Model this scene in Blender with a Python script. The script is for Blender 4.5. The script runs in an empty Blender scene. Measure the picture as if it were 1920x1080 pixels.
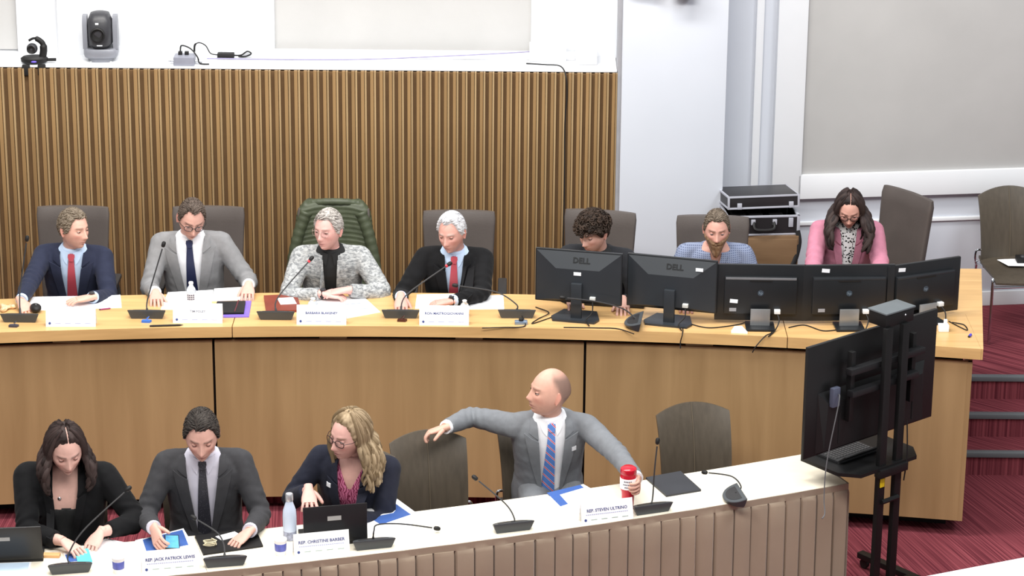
import bpy, bmesh, math, random
import numpy as np
from mathutils import Vector, Matrix, noise
from mathutils.bvhtree import BVHTree

# ---------------------------------------------------------------- camera, world, lights
S = bpy.context.scene
COL = S.collection
cam_data = bpy.data.cameras.new('camera')
cam = bpy.data.objects.new('camera', cam_data); COL.objects.link(cam)
cam_data.sensor_width = 36.0
cam_data.lens = 5200.0 / 1920.0 * 36.0
cam_data.clip_end = 200
PITCH, ROLL = math.radians(19), math.radians(0.5)
cam.matrix_world = (Matrix.Translation((0, -15, 6.7)) @ Matrix.Rotation(math.pi / 2 - PITCH, 4, 'X')
                    @ Matrix.Rotation(ROLL, 4, 'Z'))
S.camera = cam
S.view_settings.view_transform = 'Standard'
S.view_settings.look = 'None'
S.view_settings.gamma = 1.0
S.view_settings.use_curve_mapping = False
S.view_settings.exposure = 0.0

world = bpy.data.worlds.new('room_ambient'); S.world = world
world.use_nodes = True
bg = world.node_tree.nodes['Background']
bg.inputs[0].default_value = (0.95, 0.98, 1.0, 1)
bg.inputs[1].default_value = 0.42

def area(name, loc, target, sx, sy, power, col=(1, 0.97, 0.92)):
    l = bpy.data.lights.new(name, 'AREA'); l.shape = 'RECTANGLE'
    l.size = sx; l.size_y = sy; l.energy = power; l.color = col
    o = bpy.data.objects.new(name, l); COL.objects.link(o)
    o.location = loc
    o.rotation_euler = (Vector(target) - Vector(loc)).to_track_quat('-Z', 'Y').to_euler()
    return o
area('ceiling_light_dais', (-1.0, -0.6, 7.4), (-1.0, 0.4, 0.9), 5.0, 0.9, 430)
area('ceiling_light_table', (-0.3, -6.2, 7.6), (-0.3, -1.0, 0.8), 6.0, 1.4, 680)
area('ceiling_light_left', (-4.6, -2.0, 7.2), (-1.5, 1.5, 1.2), 2.0, 2.0, 190)
area('ceiling_light_right', (5.0, -2.5, 7.2), (2.5, 1.8, 1.2), 2.0, 2.0, 240, (0.93, 0.97, 1.0))
area('wall_washer_light', (-2.0, 1.3, 4.6), (-1.9, 2.8, 2.5), 4.4, 0.3, 30, (1, 0.99, 0.96))

# ---------------------------------------------------------------- helpers: colour and materials
def lin(c):
    out = []
    for v in c[:3]:
        v = v / 255.0
        out.append(v / 12.92 if v <= 0.04045 else ((v + 0.055) / 1.055) ** 2.4)
    return (out[0], out[1], out[2], 1.0)

MATS = {}
def mat(name, rgb, rough=0.6, metal=0.0, var=0.08, vscale=(8, 8, 8), bump=0.0, bscale=60, coord='Object',
        spec=0.4, sheen=0.0, trans=0.0, alpha=1.0):
    if name in MATS: return MATS[name]
    m = bpy.data.materials.new(name); m.use_nodes = True
    nt = m.node_tree; b = nt.nodes['Principled BSDF']
    b.inputs['Roughness'].default_value = rough
    b.inputs['Metallic'].default_value = metal
    b.inputs['Specular IOR Level'].default_value = spec
    if sheen: b.inputs['Sheen Weight'].default_value = sheen
    if trans:
        b.inputs['Transmission Weight'].default_value = trans; b.inputs['IOR'].default_value = 1.2
    if alpha < 1: b.inputs['Alpha'].default_value = alpha
    tc = nt.nodes.new('ShaderNodeTexCoord'); mp = nt.nodes.new('ShaderNodeMapping')
    mp.inputs['Scale'].default_value = vscale
    nt.links.new(tc.outputs[coord], mp.inputs['Vector'])
    nz = nt.nodes.new('ShaderNodeTexNoise'); nz.inputs['Scale'].default_value = 1.0
    nz.inputs['Detail'].default_value = 4
    nt.links.new(mp.outputs[0], nz.inputs['Vector'])
    rp = nt.nodes.new('ShaderNodeValToRGB')
    c = lin(rgb)
    rp.color_ramp.elements[0].position = 0.3; rp.color_ramp.elements[1].position = 0.7
    rp.color_ramp.elements[0].color = tuple(v * (1 - var) for v in c[:3]) + (1,)
    rp.color_ramp.elements[1].color = tuple(min(1, v * (1 + var)) for v in c[:3]) + (1,)
    nt.links.new(nz.outputs[0], rp.inputs[0]); nt.links.new(rp.outputs[0], b.inputs['Base Color'])
    if bump:
        n2 = nt.nodes.new('ShaderNodeTexNoise'); n2.inputs['Scale'].default_value = bscale
        n2.inputs['Detail'].default_value = 3
        nt.links.new(tc.outputs[coord], n2.inputs['Vector'])
        bp = nt.nodes.new('ShaderNodeBump'); bp.inputs['Strength'].default_value = bump
        bp.inputs['Distance'].default_value = 0.004
        nt.links.new(n2.outputs[0], bp.inputs['Height']); nt.links.new(bp.outputs[0], b.inputs['Normal'])
    MATS[name] = m
    return m

def wood(name, rgb, scale, dark=0.82, rough=0.4, rand=0.0):
    if name in MATS: return MATS[name]
    m = bpy.data.materials.new(name); m.use_nodes = True
    nt = m.node_tree; b = nt.nodes['Principled BSDF']; b.inputs['Roughness'].default_value = rough
    b.inputs['Specular IOR Level'].default_value = 0.35
    tc = nt.nodes.new('ShaderNodeTexCoord'); mp = nt.nodes.new('ShaderNodeMapping')
    mp.inputs['Scale'].default_value = scale
    nt.links.new(tc.outputs['Object'], mp.inputs['Vector'])
    n1 = nt.nodes.new('ShaderNodeTexNoise'); n1.inputs['Scale'].default_value = 1; n1.inputs['Detail'].default_value = 6
    n1.inputs['Distortion'].default_value = 0.4
    nt.links.new(mp.outputs[0], n1.inputs['Vector'])
    rp = nt.nodes.new('ShaderNodeValToRGB'); c = lin(rgb)
    rp.color_ramp.elements[0].position = 0.32; rp.color_ramp.elements[1].position = 0.68
    rp.color_ramp.elements[0].color = (c[0] * dark, c[1] * dark * 0.97, c[2] * dark * 0.93, 1)
    rp.color_ramp.elements[1].color = (min(1, c[0] * 1.1), min(1, c[1] * 1.1), min(1, c[2] * 1.1), 1)
    nt.links.new(n1.outputs[0], rp.inputs[0])
    out = rp.outputs[0]
    if rand:
        oi = nt.nodes.new('ShaderNodeObjectInfo')
        hsv = nt.nodes.new('ShaderNodeHueSaturation')
        mr = nt.nodes.new('ShaderNodeMapRange'); mr.inputs[3].default_value = 1 - rand; mr.inputs[4].default_value = 1 + rand
        nt.links.new(oi.outputs['Random'], mr.inputs[0]); nt.links.new(mr.outputs[0], hsv.inputs['Value'])
        nt.links.new(out, hsv.inputs['Color']); out = hsv.outputs[0]
    nt.links.new(out, b.inputs['Base Color'])
    MATS[name] = m
    return m

def vcol(name, rough=0.55, spec=0.35, sss=0.0):
    """material that reads the colour painted on the vertices"""
    if name in MATS: return MATS[name]
    m = bpy.data.materials.new(name); m.use_nodes = True
    nt = m.node_tree; b = nt.nodes['Principled BSDF']; b.inputs['Roughness'].default_value = rough
    b.inputs['Specular IOR Level'].default_value = spec
    at = nt.nodes.new('ShaderNodeAttribute'); at.attribute_name = 'Col'
    tc = nt.nodes.new('ShaderNodeTexCoord')
    nz = nt.nodes.new('ShaderNodeTexNoise'); nz.inputs['Scale'].default_value = 45; nz.inputs['Detail'].default_value = 4
    nt.links.new(tc.outputs['Object'], nz.inputs['Vector'])
    mr = nt.nodes.new('ShaderNodeMapRange'); mr.inputs[3].default_value = 0.9; mr.inputs[4].default_value = 1.1
    nt.links.new(nz.outputs[0], mr.inputs[0])
    hs = nt.nodes.new('ShaderNodeHueSaturation')
    nt.links.new(mr.outputs[0], hs.inputs['Value']); nt.links.new(at.outputs['Color'], hs.inputs['Color'])
    nt.links.new(hs.outputs[0], b.inputs['Base Color'])
    MATS[name] = m
    return m

# ---------------------------------------------------------------- helpers: geometry
class MB:
    def __init__(s): s.v = []; s.f = []; s.c = None
    def add(s, v, f):
        o = len(s.v); s.v.extend([tuple(p) for p in v]); s.f.extend([tuple(i + o for i in q) for q in f]); return s
    def merge(s, o, M=None):
        return s.add([M @ Vector(p) for p in o.v] if M is not None else o.v, o.f)
    def box(s, c, d, M=None, bev=0.0):
        x, y, z = d[0] / 2, d[1] / 2, d[2] / 2
        if bev > 0:
            bm = bmesh.new(); bmesh.ops.create_cube(bm, size=1)
            bmesh.ops.scale(bm, vec=d, verts=bm.verts)
            bmesh.ops.bevel(bm, geom=bm.edges[:], offset=bev, segments=2, affect='EDGES', profile=0.6)
            bm.verts.ensure_lookup_table(); bm.verts.index_update()
            v = [p.co + Vector(c) for p in bm.verts]; f = [[q.index for q in fc.verts] for fc in bm.faces]; bm.free()
        else:
            v = [Vector(c) + Vector((i * x, j * y, k * z)) for k in (-1, 1) for j in (-1, 1) for i in (-1, 1)]
            f = [(0, 2, 3, 1), (4, 5, 7, 6), (0, 1, 5, 4), (2, 6, 7, 3), (0, 4, 6, 2), (1, 3, 7, 5)]
        if M is not None: v = [M @ Vector(p) for p in v]
        return s.add(v, f)
    def loft(s, rings, cap=True, closed=False):
        n = len(rings[0]); v = [p for r in rings for p in r]; f = []
        for i in range(len(rings) - 1):
            for j in range(n):
                k = (j + 1) % n
                f.append((i * n + j, i * n + k, (i + 1) * n + k, (i + 1) * n + j))
        if cap:
            f.append(tuple(range(n - 1, -1, -1))); f.append(tuple((len(rings) - 1) * n + j for j in range(n)))
        return s.add(v, f)
    def tube(s, pts, rad, n=8, cap=True, flat=1.0):
        pts = [Vector(p) for p in pts]
        if not hasattr(rad, '__len__'): rad = [rad] * len(pts)
        rings = []; nrm = None
        for i, p in enumerate(pts):
            t = (pts[min(i + 1, len(pts) - 1)] - pts[max(i - 1, 0)])
            if t.length < 1e-9: t = Vector((0, 0, 1))
            t.normalize()
            if nrm is None:
                a = Vector((0, 0, 1)) if abs(t.z) < 0.9 else Vector((1, 0, 0))
                nrm = (a - t * a.dot(t)).normalized()
            else:
                nrm = nrm - t * nrm.dot(t)
                nrm = nrm.normalized() if nrm.length > 1e-6 else t.orthogonal().normalized()
            b = t.cross(nrm)
            rings.append([p + (nrm * math.cos(a) + b * math.sin(a) * flat) * rad[i] for a in [2 * math.pi * j / n for j in range(n)]])
        return s.loft(rings, cap)
    def lathe(s, prof, n=20, c=(0, 0, 0), M=None):
        """prof: list of (radius, z)"""
        rings = []
        for r, z in prof:
            rings.append([Vector((c[0] + r * math.cos(2 * math.pi * j / n), c[1] + r * math.sin(2 * math.pi * j / n), c[2] + z)) for j in range(n)])
        if M is not None: rings = [[M @ p for p in r] for r in rings]
        return s.loft(rings, True)
    def ell(s, c, r, M=None, nu=16, nv=12):
        rings = []
        for i in range(nv + 1):
            t = math.pi * (0.02 + 0.96 * i / nv)
            rings.append([Vector((c[0] + r[0] * math.sin(t) * math.cos(a), c[1] + r[1] * math.sin(t) * math.sin(a), c[2] - r[2] * math.cos(t)))
                          for a in [2 * math.pi * j / nu for j in range(nu)]])
        if M is not None: rings = [[M @ p for p in q] for q in rings]
        return s.loft(rings, True)
    def prism(s, poly, z0, z1, M=None):
        """poly: list of (x,y), extruded in z"""
        n = len(poly)
        v = [Vector((x, y, z0)) for x, y in poly] + [Vector((x, y, z1)) for x, y in poly]
        if M is not None: v = [M @ p for p in v]
        f = [tuple(range(n - 1, -1, -1)), tuple(range(n, 2 * n))] + [(i, (i + 1) % n, n + (i + 1) % n, n + i) for i in range(n)]
        return s.add(v, f)
    def slab(s, front, back):
        """two grids (rows of points) joined into a thin closed sheet"""
        R, Cn = len(front), len(front[0]); v = [p for r in front for p in r] + [p for r in back for p in r]
        o = R * Cn; f = []
        for i in range(R - 1):
            for j in range(Cn - 1):
                a, b, c, d = i * Cn + j, i * Cn + j + 1, (i + 1) * Cn + j + 1, (i + 1) * Cn + j
                f.append((a, b, c, d)); f.append((o + d, o + c, o + b, o + a))
        for i in range(R - 1):
            a, d = i * Cn, (i + 1) * Cn; f.append((a, d, o + d, o + a))
            b, c = i * Cn + Cn - 1, (i + 1) * Cn + Cn - 1; f.append((c, b, o + b, o + c))
        for j in range(Cn - 1):
            f.append((j + 1, j, o + j, o + j + 1)); k = (R - 1) * Cn; f.append((k + j, k + j + 1, o + k + j + 1, o + k + j))
        return s.add(v, f)
    def mesh(s, name, m, ang=40, smooth=True):
        me = bpy.data.meshes.new(name); me.from_pydata([tuple(p) for p in s.v], [], s.f)
        bm = bmesh.new(); bm.from_mesh(me); bmesh.ops.recalc_face_normals(bm, faces=bm.faces[:]); bm.to_mesh(me); bm.free()
        if m: me.materials.append(m)
        if smooth:
            me.shade_smooth(); me.set_sharp_from_angle(angle=math.radians(ang))
        if s.c is not None:
            at = me.color_attributes.new('Col', 'FLOAT_COLOR', 'POINT')
            at.data.foreach_set('color', np.array(s.c, dtype=np.float32).ravel())
        return me

def tag(o, label=None, cat=None, group=None, kind=None):
    if label: o['label'] = label
    if cat: o['category'] = cat
    if group: o['group'] = group
    if kind: o['kind'] = kind
    return o
def put(name, mb, m, parent=None, ang=40, smooth=True, label=None):
    me = mb if isinstance(mb, bpy.types.Mesh) else mb.mesh(name, m, ang, smooth)
    o = bpy.data.objects.new(name, me); COL.objects.link(o)
    if parent is not None: o.parent = parent
    if label: o['label'] = label
    return o
def thing(name, label, cat, loc=(0, 0, 0), rz=0.0, group=None):
    o = bpy.data.objects.new(name, None); COL.objects.link(o); o.empty_display_size = 0.1
    o.location = loc; o.rotation_euler = (0, 0, rz)
    return tag(o, label, cat, group)
def struct(name, mb, m, ang=30, label=None):
    o = put(name, mb, m, None, ang); o['kind'] = 'structure'
    if label: o['label'] = label
    return o
def dup(root, loc, rz, label, group=None):
    r = root.copy(); COL.objects.link(r); r.location = loc; r.rotation_euler = (0, 0, rz); r['label'] = label
    if group: r['group'] = group
    for ch in list(root.children):
        c = ch.copy(); COL.objects.link(c); c.parent = r
        for g in list(ch.children):
            d = g.copy(); COL.objects.link(d); d.parent = c
    return r
def remesh(mb, voxel, smooth=6, factor=0.5):
    """fuse overlapping closed shells into one continuous surface; returns (verts Nx3, faces)"""
    me = bpy.data.meshes.new('tmp'); me.from_pydata([tuple(p) for p in mb.v], [], mb.f)
    bm = bmesh.new(); bm.from_mesh(me); bmesh.ops.recalc_face_normals(bm, faces=bm.faces[:]); bm.to_mesh(me); bm.free()
    o = bpy.data.objects.new('tmp', me); COL.objects.link(o)
    r = o.modifiers.new('r', 'REMESH'); r.mode = 'VOXEL'; r.voxel_size = voxel
    if smooth:
        q = o.modifiers.new('s', 'SMOOTH'); q.factor = factor; q.iterations = smooth
    dg = bpy.context.evaluated_depsgraph_get(); ev = o.evaluated_get(dg); em = ev.to_mesh()
    v = np.empty(len(em.vertices) * 3); em.vertices.foreach_get('co', v); v = v.reshape(-1, 3)
    f = [tuple(p.vertices) for p in em.polygons]
    ev.to_mesh_clear(); bpy.data.objects.remove(o); bpy.data.meshes.remove(me)
    return v, f
def text_mb(string, size, M=None, ax='CENTER', bold=0.0, extrude=0.0003):
    cu = bpy.data.curves.new('t', 'FONT'); cu.body = string; cu.size = size; cu.align_x = ax; cu.align_y = 'CENTER'
    cu.extrude = extrude; cu.offset = bold; cu.resolution_u = 2
    o = bpy.data.objects.new('t', cu); COL.objects.link(o)
    dg = bpy.context.evaluated_depsgraph_get(); ev = o.evaluated_get(dg); em = ev.to_mesh()
    mb = MB()
    mb.add([(M @ p.co) if M is not None else p.co.copy() for p in em.vertices], [tuple(p.vertices) for p in em.polygons])
    ev.to_mesh_clear(); bpy.data.objects.remove(o); bpy.data.curves.remove(cu)
    return mb
def bez(p, n=14):
    """smooth path through points (Catmull-Rom)"""
    p = [Vector(q) for q in p]; out = []
    for i in range(len(p) - 1):
        a = p[max(i - 1, 0)]; b = p[i]; c = p[i + 1]; d = p[min(i + 2, len(p) - 1)]
        for k in range(n):
            t = k / n
            out.append(0.5 * ((2 * b) + (c - a) * t + (2 * a - 5 * b + 4 * c - d) * t * t + (3 * b - a - 3 * c + d) * t ** 3))
    out.append(p[-1]); return out
def RX(a): return Matrix.Rotation(a, 4, 'X')
def RY(a): return Matrix.Rotation(a, 4, 'Y')
def RZ(a): return Matrix.Rotation(a, 4, 'Z')
def TR(*p): return Matrix.Translation(p)
def sstep(a, b, x):
    t = min(1.0, max(0.0, (x - a) / (b - a) if b != a else 0.0)); return t * t * (3 - 2 * t)
D2R = math.pi / 180

# ---------------------------------------------------------------- the room
M_WHITE = mat('white_wall_paint', (212, 214, 217), 0.6, var=0.02, vscale=(2, 2, 2), bump=0.05, bscale=80)
M_BLUEWHITE = mat('cool_white_wall_paint', (198, 202, 211), 0.6, var=0.02, vscale=(2, 2, 2))
M_TRIM = mat('gloss_white_trim', (222, 224, 228), 0.4, var=0.01)
M_FABRIC_PANEL = mat('grey_fabric_wall_panel', (176, 175, 174), 0.9, var=0.03, vscale=(3, 3, 3), bump=0.1, bscale=300)
M_SLATBACK = mat('slat_backing_brown', (104, 78, 50), 0.8)
M_SLAT = wood('slat_wood', (136, 108, 72), (30, 30, 1.2), 0.8, 0.45, rand=0.10)
M_SLATD = wood('slat_wood_deep', (152, 128, 94), (30, 30, 1.2), 0.8, 0.5, rand=0.10)
M_PANEL = wood('bench_panel_veneer', (162, 132, 94), (9, 9, 0.7), 0.88, 0.42)
M_TOP = wood('worktop_wood', (204, 165, 112), (1.3, 16, 16), 0.86, 0.3)
M_BLACK = mat('matt_black', (18, 17, 18), 0.6, var=0.1)
M_DARKGAP = mat('shadow_gap_brown', (30, 20, 15), 0.9)

def carpet(name, radial, ang=0.0):
    m = bpy.data.materials.new(name); m.use_nodes = True
    nt = m.node_tree; b = nt.nodes['Principled BSDF']; b.inputs['Roughness'].default_value = 0.95
    b.inputs['Specular IOR Level'].default_value = 0.1
    g = nt.nodes.new('ShaderNodeNewGeometry')
    mp = nt.nodes.new('ShaderNodeMapping'); mp.vector_type = 'TEXTURE'
    mp.inputs['Rotation'].default_value = (0, 0, ang)
    nt.links.new(g.outputs['Position'], mp.inputs['Vector'])
    sx = nt.nodes.new('ShaderNodeSeparateXYZ')
    nt.links.new(mp.outputs[0], sx.inputs[0])
    if radial:      # strips of carpet fan out from a point behind the dais
        a1 = nt.nodes.new('ShaderNodeMath'); a1.operation = 'ADD'; a1.inputs[1].default_value = 2.5
        a2 = nt.nodes.new('ShaderNodeMath'); a2.operation = 'SUBTRACT'; a2.inputs[0].default_value = 15.0
        nt.links.new(sx.outputs[0], a1.inputs[0]); nt.links.new(sx.outputs[1], a2.inputs[1])
        dv = nt.nodes.new('ShaderNodeMath'); dv.operation = 'DIVIDE'
        nt.links.new(a1.outputs[0], dv.inputs[0]); nt.links.new(a2.outputs[0], dv.inputs[1])
        ml = nt.nodes.new('ShaderNodeMath'); ml.operation = 'MULTIPLY'; ml.inputs[1].default_value = 15.0
        nt.links.new(dv.outputs[0], ml.inputs[0]); u = ml.outputs[0]
    else:
        u = sx.outputs[0]
    cb = nt.nodes.new('ShaderNodeCombineXYZ'); nt.links.new(u, cb.inputs[0])
    k = nt.nodes.new('ShaderNodeMath'); k.operation = 'MULTIPLY'; k.inputs[1].default_value = 0.012
    nt.links.new(sx.outputs[1], k.inputs[0]); nt.links.new(k.outputs[0], cb.inputs[1])
    nz = nt.nodes.new('ShaderNodeTexNoise'); nz.inputs['Scale'].default_value = 95; nz.inputs['Detail'].default_value = 2
    nt.links.new(cb.outputs[0], nz.inputs['Vector'])
    rp = nt.nodes.new('ShaderNodeValToRGB')
    rp.color_ramp.elements[0].position = 0.38; rp.color_ramp.elements[1].position = 0.66
    rp.color_ramp.elements[0].color = lin((88, 36, 45)); rp.color_ramp.elements[1].color = lin((136, 68, 76))
    nt.links.new(nz.outputs[0], rp.inputs[0]); nt.links.new(rp.outputs[0], b.inputs['Base Color'])
    n2 = nt.nodes.new('ShaderNodeTexNoise'); n2.inputs['Scale'].default_value = 400
    nt.links.new(g.outputs['Position'], n2.inputs['Vector'])
    bp = nt.nodes.new('ShaderNodeBump'); bp.inputs['Strength'].default_value = 0.25; bp.inputs['Distance'].default_value = 0.004
    nt.links.new(n2.outputs[0], bp.inputs['Height']); nt.links.new(bp.outputs[0], b.inputs['Normal'])
    return m
M_CARPET = carpet('red_striped_carpet', True)
M_CARPET2 = carpet('red_striped_carpet_dais', False, 0.9)

DAIS = 0.45
struct('floor', MB().box((0, -3.0, -0.05), (14, 14, 0.1)), M_CARPET, label='dark red carpet with fine pale stripes')
fd = MB()
fd.prism([(-5.2, 0.42), (2.72, 0.42), (2.72, 1.5), (5.4, 1.5), (5.4, 4.0), (-5.2, 4.0)], 0.0, DAIS)
struct('floor_dais', fd, M_CARPET2, label='raised dais floor in dark red carpet')
M_NOSE = mat('grey_stair_nosing', (92, 96, 100), 0.5, var=0.05)
st = bpy.data.objects.new('stairs', None); COL.objects.link(st); tag(st, 'three carpeted steps with grey nosings beside the bench end', None, kind='structure')
for k, (y0, z1) in enumerate(((1.5, 0.45), (1.23, 0.30), (0.96, 0.15))):
    if k: put('step', MB().box((4.06, y0 + 0.135, z1 / 2 - 0.001), (2.66, 0.272, z1)), M_CARPET2, st)
    put('nosing', MB().box((4.06, y0 + 0.012, z1 - 0.012), (2.66, 0.055, 0.032), bev=0.006), M_NOSE, st)

# slatted wall behind the dais: backing plus every slat on its own
WT = 2.2
wb = struct('wall_back', MB().box((-1.97, 2.55, (DAIS + WT - 0.012) / 2), (5.27, 0.4, WT - 0.012 - DAIS)), M_SLATBACK, label='wood slat wall behind the dais')
sl_wide = MB().box((0, 0, (DAIS + WT) / 2), (0.021, 0.024, WT - DAIS), bev=0.003).mesh('slat', M_SLAT)
sl_thin = MB().box((0, 0, (DAIS + WT) / 2), (0.012, 0.030, WT - DAIS), bev=0.002).mesh('slat', M_SLATD)
x = 0.645
while x > -4.55:
    t = sstep(0.6, -3.4, x); per = 0.0565 + 0.012 * t
    o = put('slat', sl_wide, None, wb); o.location = (x, 2.336, 0); o.scale = (per / 0.0565, 1, 1)
    o = put('slat', sl_thin, None, wb); o.location = (x + per * 0.335, 2.334, 0)
    x -= per
struct('trim_1', MB().box((-1.97, 2.56, WT + 0.004), (5.27, 0.40, 0.012), bev=0.002), M_TRIM, label='white ledge along the top of the slat wall')
struct('trim_2', MB().box((0.678, 2.42, (DAIS + 4.6) / 2), (0.022, 0.30, 4.6 - DAIS)), mat('grey_edge_strip', (150, 150, 155), 0.5), label='grey strip between slat wall and white pillar')
struct('wall_back_upper', MB().box((-1.97, 2.83, 3.4), (5.27, 0.14, 2.6)), M_WHITE, label='white wall above the slats')
wp = MB().box((-3.12, 2.74, 3.4), (0.28, 0.06, 2.4), bev=0.02); wp.box((-2.58, 2.71, 3.4), (0.80, 0.12, 2.4), bev=0.006)
struct('trim_3', wp, M_TRIM, label='white pilaster above the slat wall')
struct('trim_4', MB().box((-1.745, 2.745, 3.4), (0.35, 0.05, 2.4), bev=0.004), M_TRIM, label='white jamb left of the grey wall panel')
struct('trim_5', MB().box((0.40, 2.745, 3.4), (0.58, 0.05, 2.4), bev=0.004), M_TRIM, label='white jamb right of the grey wall panel')
struct('wall_panel_middle', MB().box((-0.73, 2.755, 3.41), (1.68, 0.02, 2.38)), M_FABRIC_PANEL, label='pale grey fabric panel above the slat wall')
struct('wall_panel_left', MB().box((-3.93, 2.755, 3.41), (1.34, 0.02, 2.38)), M_FABRIC_PANEL, label='pale grey fabric panel at the left edge')
struct('wall_pillar', MB().box((1.025, 2.7, 2.5), (0.67, 1.0, 4.2), bev=0.008), M_BLUEWHITE, label='broad white pillar beside the slat wall')

# right wall, turned slightly away
WRM = TR(1.30, 2.62, 0) @ RZ(7.75 * D2R)
def wr(s0, s1, z0, z1, out, th=0.04):   # box standing proud of the right wall by `out`
    return MB().box(((s0 + s1) / 2, th / 2 - out, (z0 + z1) / 2), (s1 - s0, th, z1 - z0), WRM, bev=0.004)
struct('wall_right', MB().box((1.9, 0.06, 2.5), (3.8, 0.12, 4.2), WRM), M_BLUEWHITE, label='cool white wall behind the bench end')
(sA, _), (sB, _), (sC, zC), (sD, zD) = (0.276, 1.869), (0.416, 1.863), (0.593, 1.421), (0.597, 1.265)
(_, zR) = (0.693, 1.081)
struct('trim_6', wr(sA, sA + 0.05, DAIS, 4.6, 0.03), M_TRIM, label='thin white batten on the right wall')
struct('trim_7', wr(sB, sC + 0.02, zD, 4.6, 0.055, 0.06), M_TRIM, label='white frame post beside the grey projection board')
struct('trim_8', wr(sC, 3.8, zD, zC + 0.01, 0.055, 0.06), M_TRIM, label='white frame rail under the grey projection board')
struct('trim_9', wr(sC, 3.8, zR - 0.012, zR + 0.012, 0.02, 0.03), M_TRIM, label='white chair rail low on the right wall')
struct('wall_panel_right', wr(sC + 0.01, 3.8, zC, 4.6, 0.03, 0.03), M_FABRIC_PANEL, label='large pale grey projection board in a white frame')
struct('baseboard_right', wr(0.1, 3.8, DAIS, DAIS + 0.1, 0.015, 0.03), M_TRIM)

# ---------------------------------------------------------------- curved bench
def arc(x): return 0.268 - (x + 0.55) ** 2 / 35.0
def strip(x0, x1, off0, off1, z0, z1, n=24):
    """curved slab between two offsets behind the bench's front line"""
    mb = MB(); rings = []
    for i in range(n + 1):
        x = x0 + (x1 - x0) * i / n; y = arc(x)
        rings.append([Vector((x, y + off0, z0)), Vector((x, y + off1, z0)), Vector((x, y + off1, z1)), Vector((x, y + off0, z1))])
    return mb.loft(rings)
BT = 1.2
wt = thing('bench_worktop', 'long curved golden wood worktop of the dais bench', 'worktop', (0, 0.6, BT - 0.066))
def wpart(mb): mb.v = [Vector(p) - Vector((0, 0.6, BT - 0.066)) for p in mb.v]; return mb
put('board', wpart(strip(-4.7, -1.635, 0, 0.60, BT - 0.066, BT)), M_TOP, wt)
put('board', wpart(strip(-1.630, 1.6, 0, 0.60, BT - 0.066, BT)), M_TOP, wt)
put('board', wpart(strip(1.605, 2.70, 0, 0.60, BT - 0.066, BT)), M_TOP, wt)
put('return_board', wpart(MB().prism([(2.33, 0.632), (2.701, 0.566), (2.701, -0.034), (2.712, -0.034), (2.93, 1.42), (2.42, 1.42)], BT - 0.066, BT)), M_TOP, wt)
bn = thing('curved_bench', 'curved dais bench with wide veneer front panels', 'bench', (0, 0.3, 0))
def bpart(mb): mb.v = [Vector(p) - Vector((0, 0.3, 0)) for p in mb.v]; return mb
for x0, x1 in ((-4.7, -3.93), (-3.915, -1.757), (-1.742, 0.425), (0.440, 2.665)):
    put('front_panel', bpart(strip(x0, x1, 0.045, 0.07, 0.10, 1.10)), M_PANEL, bn)
put('carcass', bpart(strip(-4.7, 2.62, 0.10, 0.13, 0.08, BT - 0.067)), M_DARKGAP, bn, label='dark recess behind the panels')
put('toe_kick', bpart(strip(-4.7, 2.60, 0.22, 0.25, 0.0, 0.14)), M_BLACK, bn)
put('end_panel', bpart(MB().prism([(2.64, 0.02), (2.665, 0.02), (2.88, 1.40), (2.855, 1.40)], 0.10, 1.10)), M_PANEL, bn)
for x in (-3.4, -2.6, -1.05, -0.25, 1.1, 1.9):
    put('spacer_block', bpart(MB().box((x, arc(x) + 0.075, 1.116), (0.16, 0.03, 0.034))), M_PANEL, bn)

# ---------------------------------------------------------------- front tables and their skirt
TZ = 0.74
def tb(x): return -1.38 + 0.33 * (x + 0.523) + 0.03 * (x + 0.523) ** 2
def tslope(x): return 0.33 + 0.06 * (x + 0.523)
def tpt(x, d, z):       # a point d in front of the tables' back edge
    m = tslope(x); L = math.hypot(1, m); return Vector((x + d * m / L, tb(x) - d / L, z))
M_TABLE = mat('cream_laminate_tabletop', (240, 232, 214), 0.3, var=0.03, vscale=(3, 20, 3))
M_LEG = mat('grey_steel_leg', (80, 80, 84), 0.4, 0.8)
for (x0, x1, lab) in ((-3.6, -1.652, 'cream folding table at the left end of the front row'), (-1.65, 0.098, 'middle cream folding table of the front row'),
                      (0.10, 1.66, 'cream folding table of the front row beside the television stand')):
    xm = (x0 + x1) / 2; base = tpt(xm, 0.23, 0)
    t = thing('folding_table', lab, 'table', base, 0, 'skirted tables of the front row')
    mb = MB(); rings = []
    for i in range(13):
        x = x0 + (x1 - x0) * i / 12
        rings.append([tpt(x, 0, TZ - 0.03) - base, tpt(x, 0.46, TZ - 0.03) - base, tpt(x, 0.46, TZ) - base, tpt(x, 0, TZ) - base])
    put('tabletop', mb.loft(rings), M_TABLE, t)
    for xx in (x0 + 0.15, x1 - 0.15):
        for d in (0.06, 0.40):
            p = tpt(xx, d, 0) - base
            put('leg', MB().tube([p + Vector((0, 0, TZ - 0.03)), p], 0.014, 8), M_LEG, t)
M_SKIRT = mat('taupe_satin_skirt', (150, 132, 114), 0.55, var=0.06, vscale=(5, 5, 2), bump=0.15, bscale=30, sheen=0.3)
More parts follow.
